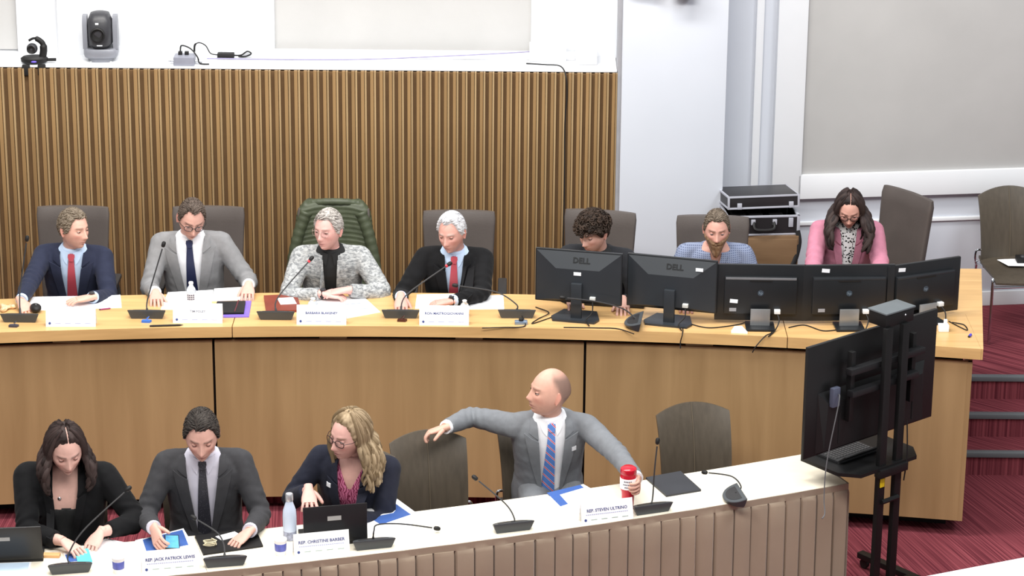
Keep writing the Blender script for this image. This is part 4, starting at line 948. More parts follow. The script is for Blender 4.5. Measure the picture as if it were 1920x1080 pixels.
put('channel', MB().box((-0.2, 0.03, 0.022), (2.2, 0.07, 0.044), bev=0.004), M_TRIM, rw); put('end_block', MB().box((0.97, -0.04, 0.05), (0.14, 0.16, 0.10), bev=0.006), M_TRIM, rw)
put('box_cover', MB().box((0.72, 0.0, 0.055), (0.24, 0.10, 0.11), bev=0.006), M_TRIM, rw)
put('cable', MB().tube(bez([(-1.5, -0.06, 0.006), (-0.6, -0.07, 0.008), (0.1, -0.03, 0.03), (0.62, -0.02, 0.06)], 10), 0.004, 6), mat('grey_violet_cable', (135, 130, 160), 0.5), rw)
o = put('hanging_cable', MB().tube(bez([(0.08, 2.50, LZ + 0.006), (0.20, 2.45, LZ + 0.012), (0.30, 2.38, LZ + 0.02), (0.335, 2.305, LZ - 0.03), (0.343, 2.300, 2.05), (0.333, 2.300, 1.85), (0.336, 2.30, 1.4), (0.33, 2.30, 0.9), (0.33, 2.29, DAIS + 0.004)], 10), 0.0045, 8), M_BLACK)
tag(o, 'black cable hanging down the slat wall', 'cable')
wf = thing('wall_fixture', 'white and grey fixture high on the pillar, cut by the top edge', 'fixture', (0.95, 2.19, 2.72))
put('white_plate', MB().box((-0.14, -0.03, 0.10), (0.19, 0.012, 0.14), RY(0.10), bev=0.003), M_TRIM, wf); put('bracket', MB().box((0.02, -0.005, 0.12), (0.30, 0.05, 0.05), bev=0.006), M_SILV, wf)
put('housing', MB().box((0.12, -0.045, 0.10), (0.14, 0.09, 0.12), RX(0.2), bev=0.012), M_SILV, wf); put('red_indicator', MB().ell((0.11, -0.085, 0.045), (0.012, 0.01, 0.008), nu=10, nv=8), M_RED, wf)
pp = sheet('paper_sheet', 'white paper with a black device on the far right chair', 'paper', [(3.201, 2.507, 0.905), (3.343, 2.548, 0.905), (3.427, 2.523, 0.905), (3.377, 2.344, 0.905), (3.272, 2.347, 0.905)], 0.911, 0.002, M_PAPER, GP)
pd = thing('black_device', 'black device lying on the paper on the far right chair', 'device', (3.377, 2.441, 0.910)); put('body', MB().box((0, 0, 0.02), (0.08, 0.09, 0.035), bev=0.008), M_BLACK, pd); put('knob', MB().ell((0.0, -0.02, 0.04), (0.02, 0.02, 0.015), nu=12, nv=8), M_DARKG, pd)

# ---------------------------------------------------------------- people
M_SKIN = vcol('skin', 0.5, 0.35); M_HAIRV = vcol('hair', 0.6, 0.18)
def mixc(a, b, t): return tuple(a[i] + (b[i] - a[i]) * t for i in range(3)) + (1.0,)
def g2(x, z, cx, cz, sx, sz): return math.exp(-((x - cx) / sx) ** 2 - ((z - cz) / sz) ** 2)

def head_surface(d, fem=0.0, chin=1.0, nose=1.0):
    """point of the head in direction d (unit); face looks along -y, eyes at z = +0.008"""
    x, y, z = d.x, d.y, d.z
    px, py, pz = 0.0755 * x, 0.097 * y, 0.120 * z
    n = pz / 0.120
    if py > 0: py *= 1.0 + 0.10 * (1 - n * n)                                   # back of the skull
    if n < 0:
        t = -n
        px *= 1 - (0.30 + 0.05 * fem) * t ** 1.6                                  # jaw narrows
        if py > 0: py *= 1 - 0.55 * t                                            # nape
        else:                                                                    # keep the lower face forward
            py = py * (1 - 0.10 * t) - 0.020 * t * max(0, -y) - 0.018 * t ** 2 * chin * max(0.0, 1 - (px / 0.05) ** 2)
    else:
        px *= 1 - 0.05 * n
        if py < 0: py *= 1 + 0.05 * (1 - n) * (n)                                # forehead
    if y < 0:
        w = min(1.0, -y * 2.2)
        f = 0.0
        f += 0.021 * nose * g2(px, pz, 0, -0.030, 0.0125, 0.013) + 0.013 * nose * g2(px, pz, 0, -0.010, 0.009, 0.020) + 0.006 * g2(abs(px), pz, 0.011, -0.036, 0.007, 0.008)
        f -= 0.0115 * g2(abs(px), pz, 0.031, 0.008, 0.017, 0.011)
        f += 0.005 * g2(abs(px), pz, 0.030, 0.030, 0.022, 0.007)
        f += 0.005 * g2(abs(px), pz, 0.046, -0.018, 0.016, 0.016)
        f += 0.0055 * g2(px, pz, 0, -0.058, 0.020, 0.0055) + 0.0060 * g2(px, pz, 0, -0.070, 0.017, 0.006) - 0.0045 * g2(px, pz, 0, -0.0640, 0.024, 0.0028)
        f -= 0.004 * g2(px, pz, 0, -0.081, 0.02, 0.006)
        f += 0.007 * chin * g2(px, pz, 0, -0.100, 0.018, 0.012)
        py -= f * w
    return Vector((px, py, pz))

def hairline(a, style):
    """height of the hair edge at azimuth a (0 = face, pi = nape)"""
    xs = [0, 0.55, 0.85, 1.15, 1.42, 1.75, 2.1, 2.6, 3.15]
    base = {'short': [0.078, 0.080, 0.058, 0.000, -0.020, 0.012, -0.035, -0.065, -0.075],
            'recede': [0.082, 0.092, 0.070, 0.010, -0.010, 0.014, -0.035, -0.065, -0.075],
            'bald': [0.150, 0.150, 0.140, 0.095, 0.060, 0.035, -0.030, -0.060, -0.070],
            'fringe': [0.040, 0.042, 0.036, 0.000, -0.015, 0.010, -0.040, -0.070, -0.078],
            'long': [0.090, 0.082, 0.052, -0.02, -0.05, -0.06, -0.075, -0.080, -0.085]}[style]
    return float(np.interp(abs(a), xs, base))

def head_mesh(sp):
    """skin of the head with colours painted for lips, brows, lashes, beard and shaved scalp"""
    v, f, c = [], [], []; NU, NV = 88, 64
    skin = lin(sp['skin']); lip = mixc(skin, lin((165, 78, 82)), sp.get('lip', 0.45)); cheek = mixc(skin, lin((205, 110, 100)), 0.35)
    brow = lin(sp.get('brow', sp['hair'])); beard = sp.get('beard')
    for i in range(NV + 1):
        th = math.pi * (0.012 + 0.976 * i / NV)
        for j in range(NU):
            u = j / NU * 2 - 1                          # -1..1, 0 = face; denser in front
            a = math.pi * math.copysign(abs(u) ** 1.35, u)
            d = Vector((math.sin(th) * math.sin(a), -math.sin(th) * math.cos(a), -math.cos(th)))
            p = head_surface(d, sp.get('fem', 0), sp.get('chin', 1), sp.get('nose', 1))
            x, z = abs(p.x), p.z; col = skin
            if p.y < 0:
                col = mixc(col, cheek, 0.8 * g2(x, z, 0.042, -0.028, 0.02, 0.02) + 0.5 * g2(x, z, 0, -0.032, 0.012, 0.012))
                col = mixc(col, lip, min(1, 1.2 * g2(p.x, z, 0, -0.0645, 0.021, 0.0075)))
                col = mixc(col, lin((80, 35, 35)), 0.75 * min(1, g2(p.x, z, 0, -0.0640, 0.022, 0.0022)))
                bz = 0.030 - 6.0 * (x - 0.028) ** 2
                bw = math.exp(-((z - bz) / 0.0045) ** 2) * sstep(0.008, 0.014, x) * (1 - sstep(0.046, 0.054, x))
                col = mixc(col, brow, sp.get('browamt', 0.75) * bw)
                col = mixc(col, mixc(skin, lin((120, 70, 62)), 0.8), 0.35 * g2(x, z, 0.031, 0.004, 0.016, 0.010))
                if beard:
                    bt = sstep(-0.030, -0.052, z - 0.35 * max(0, x - 0.02)) * (1 - 0.9 * g2(p.x, z, 0, -0.066, 0.018, 0.006))
                    col = mixc(col, lin(beard), sp.get('beardamt', 0.9) * bt)
            hl = hairline(math.acos(max(-1, min(1, -p.y / max(1e-6, math.hypot(p.x, p.y))))), sp['hairstyle'])
            if sp['hairstyle'] == 'bald': col = mixc(col, lin(sp['hair']), 0.82 * sstep(hl - 0.03, hl + 0.035, p.z + 0.006 * noise.noise(p * 60)) * (1 - 0.85 * sstep(0.074, 0.114, p.z)))
            v.append(p); c.append(col)
    for i in range(NV):
        for j in range(NU):
            k = (j + 1) % NU; f.append((i * NU + j, i * NU + k, (i + 1) * NU + k, (i + 1) * NU + j))
    f.append(tuple(range(NU - 1, -1, -1))); f.append(tuple(NV * NU + j for j in range(NU)))
    return v, f, c

def hand_mesh(W, F, N, side, curl=0.35, spread=0.06, thumb=0.5):
    """palm and five jointed fingers; W wrist, F along the fingers, N out of the palm, side=+1 for the figure's right hand"""
    F = F.normalized(); N = (N - F * N.dot(F)).normalized(); Sd = F.cross(N) * side
    mb = MB()
    def pt(s, f, n): return W + Sd * s + F * f + N * n
    rings = []
    for f_, w_, h_ in ((-0.03, 0.024, 0.019), (0.0, 0.026, 0.019), (0.02, 0.033, 0.018), (0.05, 0.040, 0.0155), (0.075, 0.0425, 0.0135), (0.092, 0.040, 0.0105)):
        rings.append([pt(w_ * math.copysign(abs(math.cos(a)) ** 0.75, math.cos(a)), f_, h_ * math.sin(a)) for a in [2 * math.pi * k / 16 for k in range(16)]])
    mb.loft(rings)
    for k, (s0, L, r) in enumerate(((0.031, 0.071, 0.0088), (0.0105, 0.079, 0.0092), (-0.0105, 0.074, 0.0088), (-0.030, 0.058, 0.0078))):
        ang = 0.0; p = pt(s0, 0.080, -0.002); pts = [p]; rad = [r * 1.08]
        sp_ = Sd * ((1.5 - k) * spread)
        cs = curl * (1 + 0.12 * (k - 1))
        for q, (fr, da) in enumerate(((0.50, 0.75), (0.29, 0.95), (0.21, 0.55))):
            for h in range(3):
                ang += cs * da / 3; p = p + ((F + sp_) * math.cos(ang) + N * math.sin(ang)).normalized() * (L * fr / 3)
                pts.append(p); rad.append(r * (1 - 0.05 * q - (0.03 if h == 1 else 0)))
        rad[-1] *= 0.55; mb.tube(pts, rad, 9)
    p = pt(0.024, 0.012, 0.006); pts = [p]; rad = [0.013]
    d0 = (Sd * (0.75 * thumb + 0.25) + F * 0.75 + N * 0.25).normalized()
    for L, turn, r in ((0.022, 0, 0.0125), (0.020, 0.25, 0.0108), (0.018, 0.25, 0.0100), (0.015, 0.15, 0.0088), (0.008, 0.1, 0.005)):
        d0 = (d0 + F * turn + N * turn * curl).normalized(); p = p + d0 * L; pts.append(p); rad.append(r)
    mb.tube(pts, rad, 10)
    return mb

def ik(Sh, W, l1, l2, hint):
    d = W - Sh; L = min(d.length, (l1 + l2) * 0.995); u = d.normalized()
    a = (l1 * l1 - l2 * l2 + L * L) / (2 * L); h = math.sqrt(max(0, l1 * l1 - a * a))
    hp = hint - u * hint.dot(u); hp.normalize()
    return Sh + u * a + hp * h, Sh + u * L

def limb_path(Sh, E, W, n=9):
    """shoulder-elbow-wrist path with a soft bend"""
    A = [Sh.lerp(E, t) for t in (0, 0.22, 0.45, 0.68)]; Bp = [E.lerp(W, t) for t in (0.32, 0.55, 0.78, 1.0)]
    m1, m2 = Sh.lerp(E, 0.86), E.lerp(W, 0.14)
    return A + [m1, (m1 + m2) / 2 * 0.55 + E * 0.45, m2] + Bp

def person(label, loc, yaw, sp):
    """seated figure. loc: hip centre on the seat; faces -y before the turn by yaw"""
    k = sp.get('scale', 1.0)
    root = thing('person', label, 'person', loc, yaw)
    Wm = TR(*loc) @ RZ(yaw); Wi = Wm.inverted()
    lean, side, twist = sp.get('lean', 12) * D2R, sp.get('side', 0) * D2R, sp.get('twist', 0) * D2R
    wd = sp.get('width', 1.0); dp = sp.get('depth', 1.0)
    RT = RY(side) @ RX(lean)
    def T(x, y, z):                                    # torso frame: slumps a little forward higher up
        z *= k
        tw = twist * min(1, max(0, z / 0.5)); x, y = x * math.cos(tw) - y * math.sin(tw), x * math.sin(tw) + y * math.cos(tw)
        return (RT @ Vector((x * k, y * k - 0.05 * (z / 0.6) ** 2, z)))
    def Tinv(p):
        q = RT.inverted() @ p; q = Vector((q.x / k, (q.y + 0.05 * (q.z / 0.6) ** 2) / k, q.z / k))
        tw = -twist * min(1, max(0, q.z * k / 0.5)); return Vector((q.x * math.cos(tw) - q.y * math.sin(tw), q.x * math.sin(tw) + q.y * math.cos(tw), q.z))
    bust = sp.get('bust', 0.0)
    prof = [(0.0, 0.172, 0.125), (0.08, 0.172, 0.128), (0.17, 0.158, 0.122), (0.26, 0.160, 0.120), (0.35, 0.170, 0.122), (0.43, 0.178, 0.118), (0.49, 0.172, 0.104),
            (0.535, 0.140, 0.084), (0.565, 0.098, 0.068), (0.59, 0.070, 0.060)]
    def torso(off, z1=0.6, zmin=0.0, neck=None):
        mb = MB(); rings = []
        for z, w_, d_ in prof:
            if z > z1 or z < zmin: continue
            ring = []
            for j in range(40):
                a = 2 * math.pi * j / 40; c, s = math.cos(a), math.sin(a)
                x = (w_ * wd + off) * math.copysign(abs(c) ** 0.82, c); y = (d_ * dp + off) * math.copysign(abs(s) ** 0.9, s)
                if y < 0: y -= bust * (math.exp(-((abs(x) - 0.075) / 0.06) ** 2) * math.exp(-((z - 0.345) / 0.085) ** 2))
                if y < 0 and sp.get('belly'): y -= sp['belly'] * math.exp(-((z - 0.15) / 0.14) ** 2) * math.exp(-(x / 0.13) ** 2)
                ring.append(T(x, y, z))
            rings.append(ring)
        return mb.loft(rings)
    # joints
    shw = sp.get('shoulder', 0.178) * wd
    SH = {-1: T(-shw, 0.0, 0.508), 1: T(shw, 0.0, 0.508)}
    for s_, dv in sp.get('reach', {}).items(): SH[s_] = SH[s_] + Vector(dv)
    EL, WR, HD = {}, {}, {}
    for s_ in (-1, 1):
        h = sp['hands'][s_]
        W = Wi @ Vector(h['at']); hint = Vector(h.get('hint', (s_ * 0.4, 0.45, -0.8)))
        EL[s_], WR[s_] = ik(SH[s_], W, 0.285 * k, 0.255 * k, hint)
        Fd = (Wi.to_3x3() @ Vector(h['dir'])) if 'dir' in h else (WR[s_] - EL[s_])
        Nd = Wi.to_3x3() @ Vector(h.get('palm', (0, 0, -1)))
        HD[s_] = (Fd, Nd, h.get('curl', 0.4), h.get('spread', 0.06), h.get('thumb', 0.5))
    # head placement
    hy, hp, hr = [v * D2R for v in sp['head']]
    nb = T(0, 0.012, 0.575); piv = T(0, -0.005, 0.575) + Vector(sp.get('neckvec', (0, -0.045, 0.060))) * k
    RH = RZ(hy) @ RX(hp) @ RY(hr)
    hs = sp.get('headscale', 1.0) * k
    HM = TR(*piv) @ RH @ TR(0, -0.018 * hs, 0.080 * hs) @ Matrix.Diagonal((hs, hs, hs, 1))
    # --- body: one mesh holding head, neck, trunk, arms, hands and legs
    skin = lin(sp['skin']); body = MB(); body.c = []
    hv, hf, hc = head_mesh(sp); body.add([HM @ p for p in hv], hf); body.c += hc
    for s_ in (-1, 1):                                   # ears
        e = MB(); rings = []
        for t_ in [q / 8 for q in range(9)]:
            w_ = math.sin(math.pi * (0.08 + 0.84 * t_)); rings.append([Vector((s_ * (0.006 * math.sin(a) * w_ + 0.010 * (0.3 + max(0, math.cos(a)))), 0.017 * math.cos(a) * w_ * (0.75 + 0.5 * t_), 0.064 * (t_ - 0.5))) for a in [2 * math.pi * q / 12 for q in range(12)]])
        e.loft(rings)
        EM = HM @ TR(s_ * 0.069, 0.012, -0.006) @ RX(-0.15) @ RZ(s_ * -0.25)
        body.add([EM @ Vector(p) for p in e.v], e.f); body.c += [mixc(skin, lin((200, 105, 95)), 0.3)] * len(e.v)
    neck = MB(); nr = (0.054 if not sp.get('fem') else 0.047) * k
    top = HM @ Vector((0, 0.022, -0.045))
    neck.tube([T(0, 0.02, 0.50), T(0, 0.012, 0.555), nb.lerp(top, 0.45), top], [nr * 1.5, nr * 1.18, nr, nr], 22)
    core = torso(sp.get('core', -0.016))
    for s_ in (-1, 1):
        P0 = limb_path(SH[s_], EL[s_], WR[s_])
        core.tube(P0, [0.048 * k] * 4 + [0.042 * k] * 3 + [0.038 * k, 0.034 * k, 0.029 * k, 0.024 * k], 12)
    n0 = len(body.v)
    body.merge(neck); body.merge(core)
    for s_ in (-1, 1):
        Fd, Nd, cu, spd, th = HD[s_]
        body.merge(hand_mesh(WR[s_], Fd, Nd, 1 if s_ < 0 else -1, cu, spd, th))
    legs = MB()
    fz = sp.get('floor', -0.45)
    for s_ in (-1, 1):
        kn = Vector((s_ * 0.11, -0.44, 0.04)); an = Vector((s_ * 0.12, -0.42, fz + 0.09))
        legs.tube([Vector((s_ * 0.09, 0.0, 0.075)), Vector((s_ * 0.10, -0.2, 0.075)), kn, kn + Vector((0, 0.01, -0.08)), an], [0.075, 0.07, 0.05, 0.05, 0.036], 12)
    body.merge(legs)
    body.c += [skin] * (len(body.v) - n0)
    bo = put('body', body, M_SKIN, root, 80)
    # --- eyes
    eyec = lin(sp.get('eye', (70, 50, 40)))
    for s_ in (-1, 1):
        e = MB(); e.ell((0, 0, 0), (0.0125, 0.0125, 0.0125), nu=28, nv=20); e.c = []
        lid, low = sp.get('lid', 0.12) - 0.06, -0.30
        for p in e.v:
            d = Vector(p).normalized(); el = math.asin(max(-1, min(1, d.z))); gz = Vector(sp.get('gaze', (0, -1, -0.15))).normalized()
            if el > lid: c = mixc(skin, lin((150, 95, 85)), 0.25) if el > lid + 0.22 else lin((52, 34, 30))
            elif el < low: c = skin if el < low - 0.2 else mixc(skin, lin((110, 60, 55)), 0.6)
            else:
                dd = d.dot(gz); c = lin((12, 10, 10)) if dd > 0.97 else (eyec if dd > 0.86 else lin((188, 176, 168)))
            e.c.append(c)
        e.v = [HM @ TR(s_ * 0.031, -0.0765, 0.0075) @ Vector(p) for p in e.v]
        put('eye', e, M_SKIN, bo, 80)
    # --- hair
    if sp['hairstyle'] != 'bald':
        st = sp['hairstyle']; thick = sp.get('thick', 0.014); lump = sp.get('lump', 0.003); hm = MB(); hm.c = []; hc0 = lin(sp['hair']); hc1 = lin(sp.get('hair2', sp['hair']))
        NU, NV = 96, 64; lsc = sp.get('lscale', 45)
        for i in range(NV + 1):
            th = math.pi * (0.012 + 0.976 * i / NV)
            for j in range(NU):
                a = 2 * math.pi * j / NU
                d = Vector((math.sin(th) * math.sin(a), -math.sin(th) * math.cos(a), -math.cos(th)))
                p = head_surface(d, 0, 0.2, 0.0); az = math.acos(max(-1, min(1, -p.y / max(1e-6, math.hypot(p.x, p.y)))))
                m = sstep(-0.006, 0.018, p.z - hairline(az, st) + 0.004 * noise.noise(d * 12))
                nz = noise.noise(Vector((p.x * lsc, p.y * lsc * 0.6, p.z * lsc))) + 0.5 * noise.noise(p * lsc * 2.3)
                topf = 0.6 + 0.4 * sstep(-0.02, 0.09, p.z) + sp.get('quiff', 0) * sstep(0.05, 0.10, p.z) * (1 if p.y < 0.02 else 0.5)
                t_ = -0.005 + m * (0.005 + thick * topf + lump * nz)
                if sp.get('part') and p.z > 0.05 and abs(p.x - 0.004) < 0.0035 and p.y < 0.02: t_ = -0.0005
                hm.v.append(HM @ (p + d * t_)); hm.c.append(mixc(hc0, hc1, min(1, max(0, 0.5 + 0.9 * nz))))
        for i in range(NV):
            for j in range(NU):
                q = (j + 1) % NU; hm.f.append((i * NU + j, i * NU + q, (i + 1) * NU + q, (i + 1) * NU + j))
        random.seed(sp.get('seed', 3))
        if st in ('short', 'recede') and not sp.get('curls'):
            for q in range(900):                         # short combed tufts over the scalp
                th = math.acos(random.uniform(-0.35, 1.0)); a = random.uniform(-math.pi, math.pi)
                d = Vector((math.sin(th) * math.sin(a), -math.sin(th) * math.cos(a), math.cos(th))); p = head_surface(d, 0, 0.2, 0)
                az = math.acos(max(-1, min(1, -p.y / max(1e-6, math.hypot(p.x, p.y)))))
                if p.z < hairline(az, st) + 0.004: continue
                cmb = Vector((0.35 * (1 if p.x > -0.02 else -1), 0.55, -0.35)) + noise.noise_vector(p * 25) * 0.4
                tn = (cmb - d * cmb.dot(d)).normalized(); c = p + d * (thick * (0.55 + 0.45 * sstep(-0.02, 0.09, p.z)) - 0.002); L = random.uniform(0.018, 0.034)
                pts = [HM @ (c + tn * L * (s2 - 0.4) + d * (0.0035 * math.sin(math.pi * s2) - 0.006 * (s2 - 0.4) ** 2 * 4 * 0.3)) for s2 in (0, 0.33, 0.66, 1)]
                n1 = len(hm.v); hm.tube(pts, [0.0012, 0.0030, 0.0028, 0.0006], 4); hm.c += [mixc(hc0, hc1, random.random())] * (len(hm.v) - n1)
        if sp.get('curls'):
            for q in range(sp['curls']):
                th = random.uniform(0.05, 1.35); a = random.uniform(-math.pi, math.pi)
                d = Vector((math.sin(th) * math.sin(a), -math.sin(th) * math.cos(a), math.cos(th))); p = head_surface(d, 0, 0, 0)
                az = math.acos(max(-1, min(1, -p.y / max(1e-6, math.hypot(p.x, p.y)))))
                if p.z < hairline(az, st) - 0.002: continue
                c = p + d * (thick + random.uniform(-0.006, 0.007)); o1 = d.orthogonal().normalized(); o2 = d.cross(o1); ph = random.uniform(0, 6.28); rr = random.uniform(0.007, 0.013)
                pts = [HM @ (c + (o1 * math.cos(ph + s2) + o2 * math.sin(ph + s2)) * rr + d * 0.0022 * s2) for s2 in [0.7 * w for w in range(9)]]
                n1 = len(hm.v); hm.tube(pts, [0.0035 + 0.002 * math.sin(math.pi * w / 8) for w in range(9)], 5); hm.c += [mixc(hc0, hc1, random.random())] * (len(hm.v) - n1)
        if sp.get('long'):
            Ln = sp['long']
            for q in range(sp.get('locks', 110)):
                s_ = random.choice((-1, 1)) if not sp.get('bias') else (1 if random.random() < sp['bias'] else -1)
                a = random.uniform(sp.get('a0', 0.95), 3.1) * s_; pts = []
                for el in (1.35, 1.0, 0.6, 0.2, -0.1):
                    aa = a * (0.9 + 0.1 * (1.35 - el) / 1.45)
                    d = Vector((math.cos(el) * math.sin(aa), -math.cos(el) * math.cos(aa), math.sin(el))); p = head_surface(d, 0, 0, 0)
                    pts.append(HM @ (p + d * (thick * 0.9 + random.uniform(0, 0.006))))
                out = pts[-1] - (HM @ Vector((0, 0.02, -0.02))); out.z = 0; out = out.normalized() if out.length > 1e-4 else Vector((0, 1, 0))
                b = pts[-1]; ph = random.uniform(0, 6.28); L = Ln * random.uniform(0.75, 1.0); wv = sp.get('wave', 0.006)
                frd = Vector(sp.get('fall', (0, -0.02, 0)))
                for w in range(1, 8):
                    t_ = w / 7; bulge = sp.get('bulge', 0.035) * math.sin(math.pi * min(1, t_ * 0.8))
                    pts.append(b + Vector((0, 0, -L * t_)) + out * (bulge - 0.01 * t_ + wv * math.sin(ph + t_ * 9)) + frd * t_ + Vector((wv * math.cos(ph + t_ * 8), wv * math.sin(ph * 2 + t_ * 7), 0)))
                pts = bez(pts, 3); N_ = len(pts); r0 = sp.get('lockr', 0.014)
                n1 = len(hm.v); hm.tube(pts, [r0 * (0.45 + 0.55 * math.sin(math.pi * min(1, 0.15 + 0.75 * w / N_))) * (0.25 if w == N_ - 1 else 1) for w in range(N_)], 6, flat=0.6)
                cc = mixc(hc0, hc1, random.random()); hm.c += [cc] * (len(hm.v) - n1)
        put('hair', hm, M_HAIRV, root, 80)
    if sp.get('beardgeo'):
        bm_ = MB(); bm_.c = []; rows = []; bc0, bc1 = lin(sp['beard']), lin(sp['beard2'])
        NU, NV = 60, 26
        for i in range(NV + 1):
            for j in range(NU):
                a = (j / (NU - 1) * 2 - 1) * 1.75; el = -0.12 - i / NV * 1.25
                d = Vector((math.cos(el) * math.sin(a), -math.cos(el) * math.cos(a), math.sin(el))); p = head_surface(d, 0, 1, 0)
                m = sstep(-0.030, -0.056, p.z - 0.45 * max(0, abs(p.x) - 0.02)) * (1 - 0.95 * g2(p.x, p.z, 0, -0.0655, 0.017, 0.007)) * (1 - sstep(1.45, 1.72, abs(a)))
                nz = noise.noise(p * 130); q = p + d * (-0.005 + m * (0.013 + 0.003 * nz)) + Vector((0, 0.0, -sp['beardgeo'] * m * sstep(-0.06, -0.115, p.z) * (1 - min(1, (abs(p.x) / 0.055)) ** 2)))
                bm_.v.append(HM @ q); bm_.c.append(mixc(bc0, bc1, min(1, max(0, 0.5 + nz))))
        for i in range(NV):
            for j in range(NU - 1): bm_.f.append((i * NU + j, i * NU + j + 1, (i + 1) * NU + j + 1, (i + 1) * NU + j))
        put('beard', bm_, M_HAIRV, root, 80)
    if sp.get('glasses'):
        gm = mat(*sp['glasses']); G = MB(); r_ = sp.get('gr', 0.0022)
        for s_ in (-1, 1):
            cx = s_ * 0.0325; ring = []
            for q in range(21):
                a = 2 * math.pi * q / 20; ring.append(HM @ Vector((cx + 0.0235 * math.copysign(abs(math.cos(a)) ** 0.7, math.cos(a)), -0.1035 + 0.010 * ((abs(cx + 0.0235 * math.cos(a)) / 0.056) ** 2), 0.004 + 0.0175 * math.copysign(abs(math.sin(a)) ** 0.8, math.sin(a)))))
            G.tube(ring, r_, 6); G.tube([HM @ Vector((s_ * 0.056, -0.094, 0.010)), HM @ Vector((s_ * 0.076, -0.06, 0.010)), HM @ Vector((s_ * 0.079, 0.005, 0.008))], r_ * 0.9, 6)
        G.tube(bez([HM @ Vector((-0.010, -0.1045, 0.008)), HM @ Vector((0, -0.107, 0.011)), HM @ Vector((0.010, -0.1045, 0.008))], 4), r_, 6)
        gl_ = put('glasses_frame', G, gm, root)
        for s_ in (-1, 1):
            put('lens', MB().prism([(0.0225 * math.copysign(abs(math.cos(a)) ** 0.7, math.cos(a)), 0.0165 * math.copysign(abs(math.sin(a)) ** 0.8, math.sin(a))) for a in [2 * math.pi * q / 20 for q in range(20)]], 0, 0.001,
                HM @ TR(s_ * 0.0325, -0.1005, 0.004) @ RZ(s_ * 0.22) @ RX(math.pi / 2)), mat('spectacle_lens', (250, 250, 252), 0.03, trans=1.0, var=0.0), gl_)
    # --- lower body clothing
    pm = mat(*sp.get('trousers', ('black_trousers', (30, 30, 34), 0.7)))
    tr = MB(); tr.merge(legs); tr2 = MB()
    for s_ in (-1, 1):
        kn = Vector((s_ * 0.11, -0.44, 0.04)); an = Vector((s_ * 0.12, -0.42, fz + 0.07))
        tr2.tube([Vector((s_ * 0.085, 0.05, 0.09)), Vector((s_ * 0.09, -0.05, 0.09)), Vector((s_ * 0.10, -0.2, 0.085)), kn + Vector((0, 0.02, 0.01)), kn + Vector((0, 0.0, -0.07)), an], [0.09, 0.095, 0.088, 0.068, 0.064, 0.055], 14)
    tr2.merge(torso(0.004, 0.20))
    v_, f_ = remesh(tr2, 0.014, 4); q = MB(); q.add(v_, f_); put('trousers', q, pm, root, 80)
    for s_ in (-1, 1):
        rings = []
        for y_, w_, h_ in ((0.075, 0.03, 0.055), (0.05, 0.038, 0.08), (0.0, 0.04, 0.085), (-0.06, 0.042, 0.06), (-0.13, 0.042, 0.045), (-0.18, 0.028, 0.03)):
            rings.append([Vector((s_ * 0.12 + w_ * math.cos(a), -0.42 + y_, fz + h_ / 2 + h_ / 2 * math.sin(a))) for a in [2 * math.pi * w / 14 for w in range(14)]])
        put('shoe', MB().loft(rings), M_BLACK, root, 60)
    # --- shirt / top
    def opened(v_, f_, wfun, exclude_arms=True, zmax=0.7, zmin=-0.1):
        """cut a front opening and snap its edge to a clean line"""
        loc_ = [Tinv(Vector(p)) for p in v_]
        def inside(i):
            p = loc_[i]
            if p.y > 0.0 or p.z > zmax or p.z < zmin: return False
            if exclude_arms:
                for s_ in (-1, 1):
                    for A_, B_, r_ in ((SH[s_], EL[s_], 0.062), (EL[s_], WR[s_], 0.06)):
                        ab = B_ - A_; t_ = max(0, min(1, (Vector(v_[i]) - A_).dot(ab) / ab.length_squared))
                        if ((Vector(v_[i]) - A_ - ab * t_).length < r_ * k) and (abs(p.x) > 0.10 or A_ is EL[s_]): return False
            lo, hi = wfun(p.z); return lo < p.x < hi
        ins = [inside(i) for i in range(len(v_))]
        keep = [f for f in f_ if not all(ins[i] for i in f)]
        v2 = [Vector(p) for p in v_]
        for f in keep:
            for i in f:
                if ins[i]:
                    p = loc_[i]; lo, hi = wfun(p.z); x = lo if p.x - lo < hi - p.x else hi
                    v2[i] = T(x, p.y, p.z)
        used = sorted({i for f in keep for i in f}); mp = {o: n for n, o in enumerate(used)}
        return [v2[i] for i in used], [tuple(mp[i] for i in f) for f in keep]
    def wrinkle(v_, f_, amp):
        if amp <= 0: return v_
        me = bpy.data.meshes.new('w'); me.from_pydata([tuple(p) for p in v_], [], f_); nr_ = np.empty(len(v_) * 3); me.vertices.foreach_get('normal', nr_); nr_ = nr_.reshape(-1, 3); bpy.data.meshes.remove(me)
        out = []
        for i, p in enumerate(v_):
            p = Vector(p); fold = 0.0
            for s_ in (-1, 1):
                de = (p - EL[s_]).length; ds = (p - SH[s_]).length
                ax = (WR[s_] - SH[s_]).normalized()
                fold += math.exp(-(de / 0.11) ** 2) * math.sin((p - EL[s_]).dot(ax) * 130 + 4 * noise.noise(p * 9)) * 0.9
            nz = noise.noise(Vector((p.x * 9, p.y * 9, p.z * 16)) + Vector((sp.get('seed', 1) * 7, 0, 0))) + 0.5 * noise.noise(p * 31)
            out.append(p + Vector(nr_[i]) * (amp * (0.7 * nz + fold)))
        return out
    sh = sp.get('shirt')
    sv = None
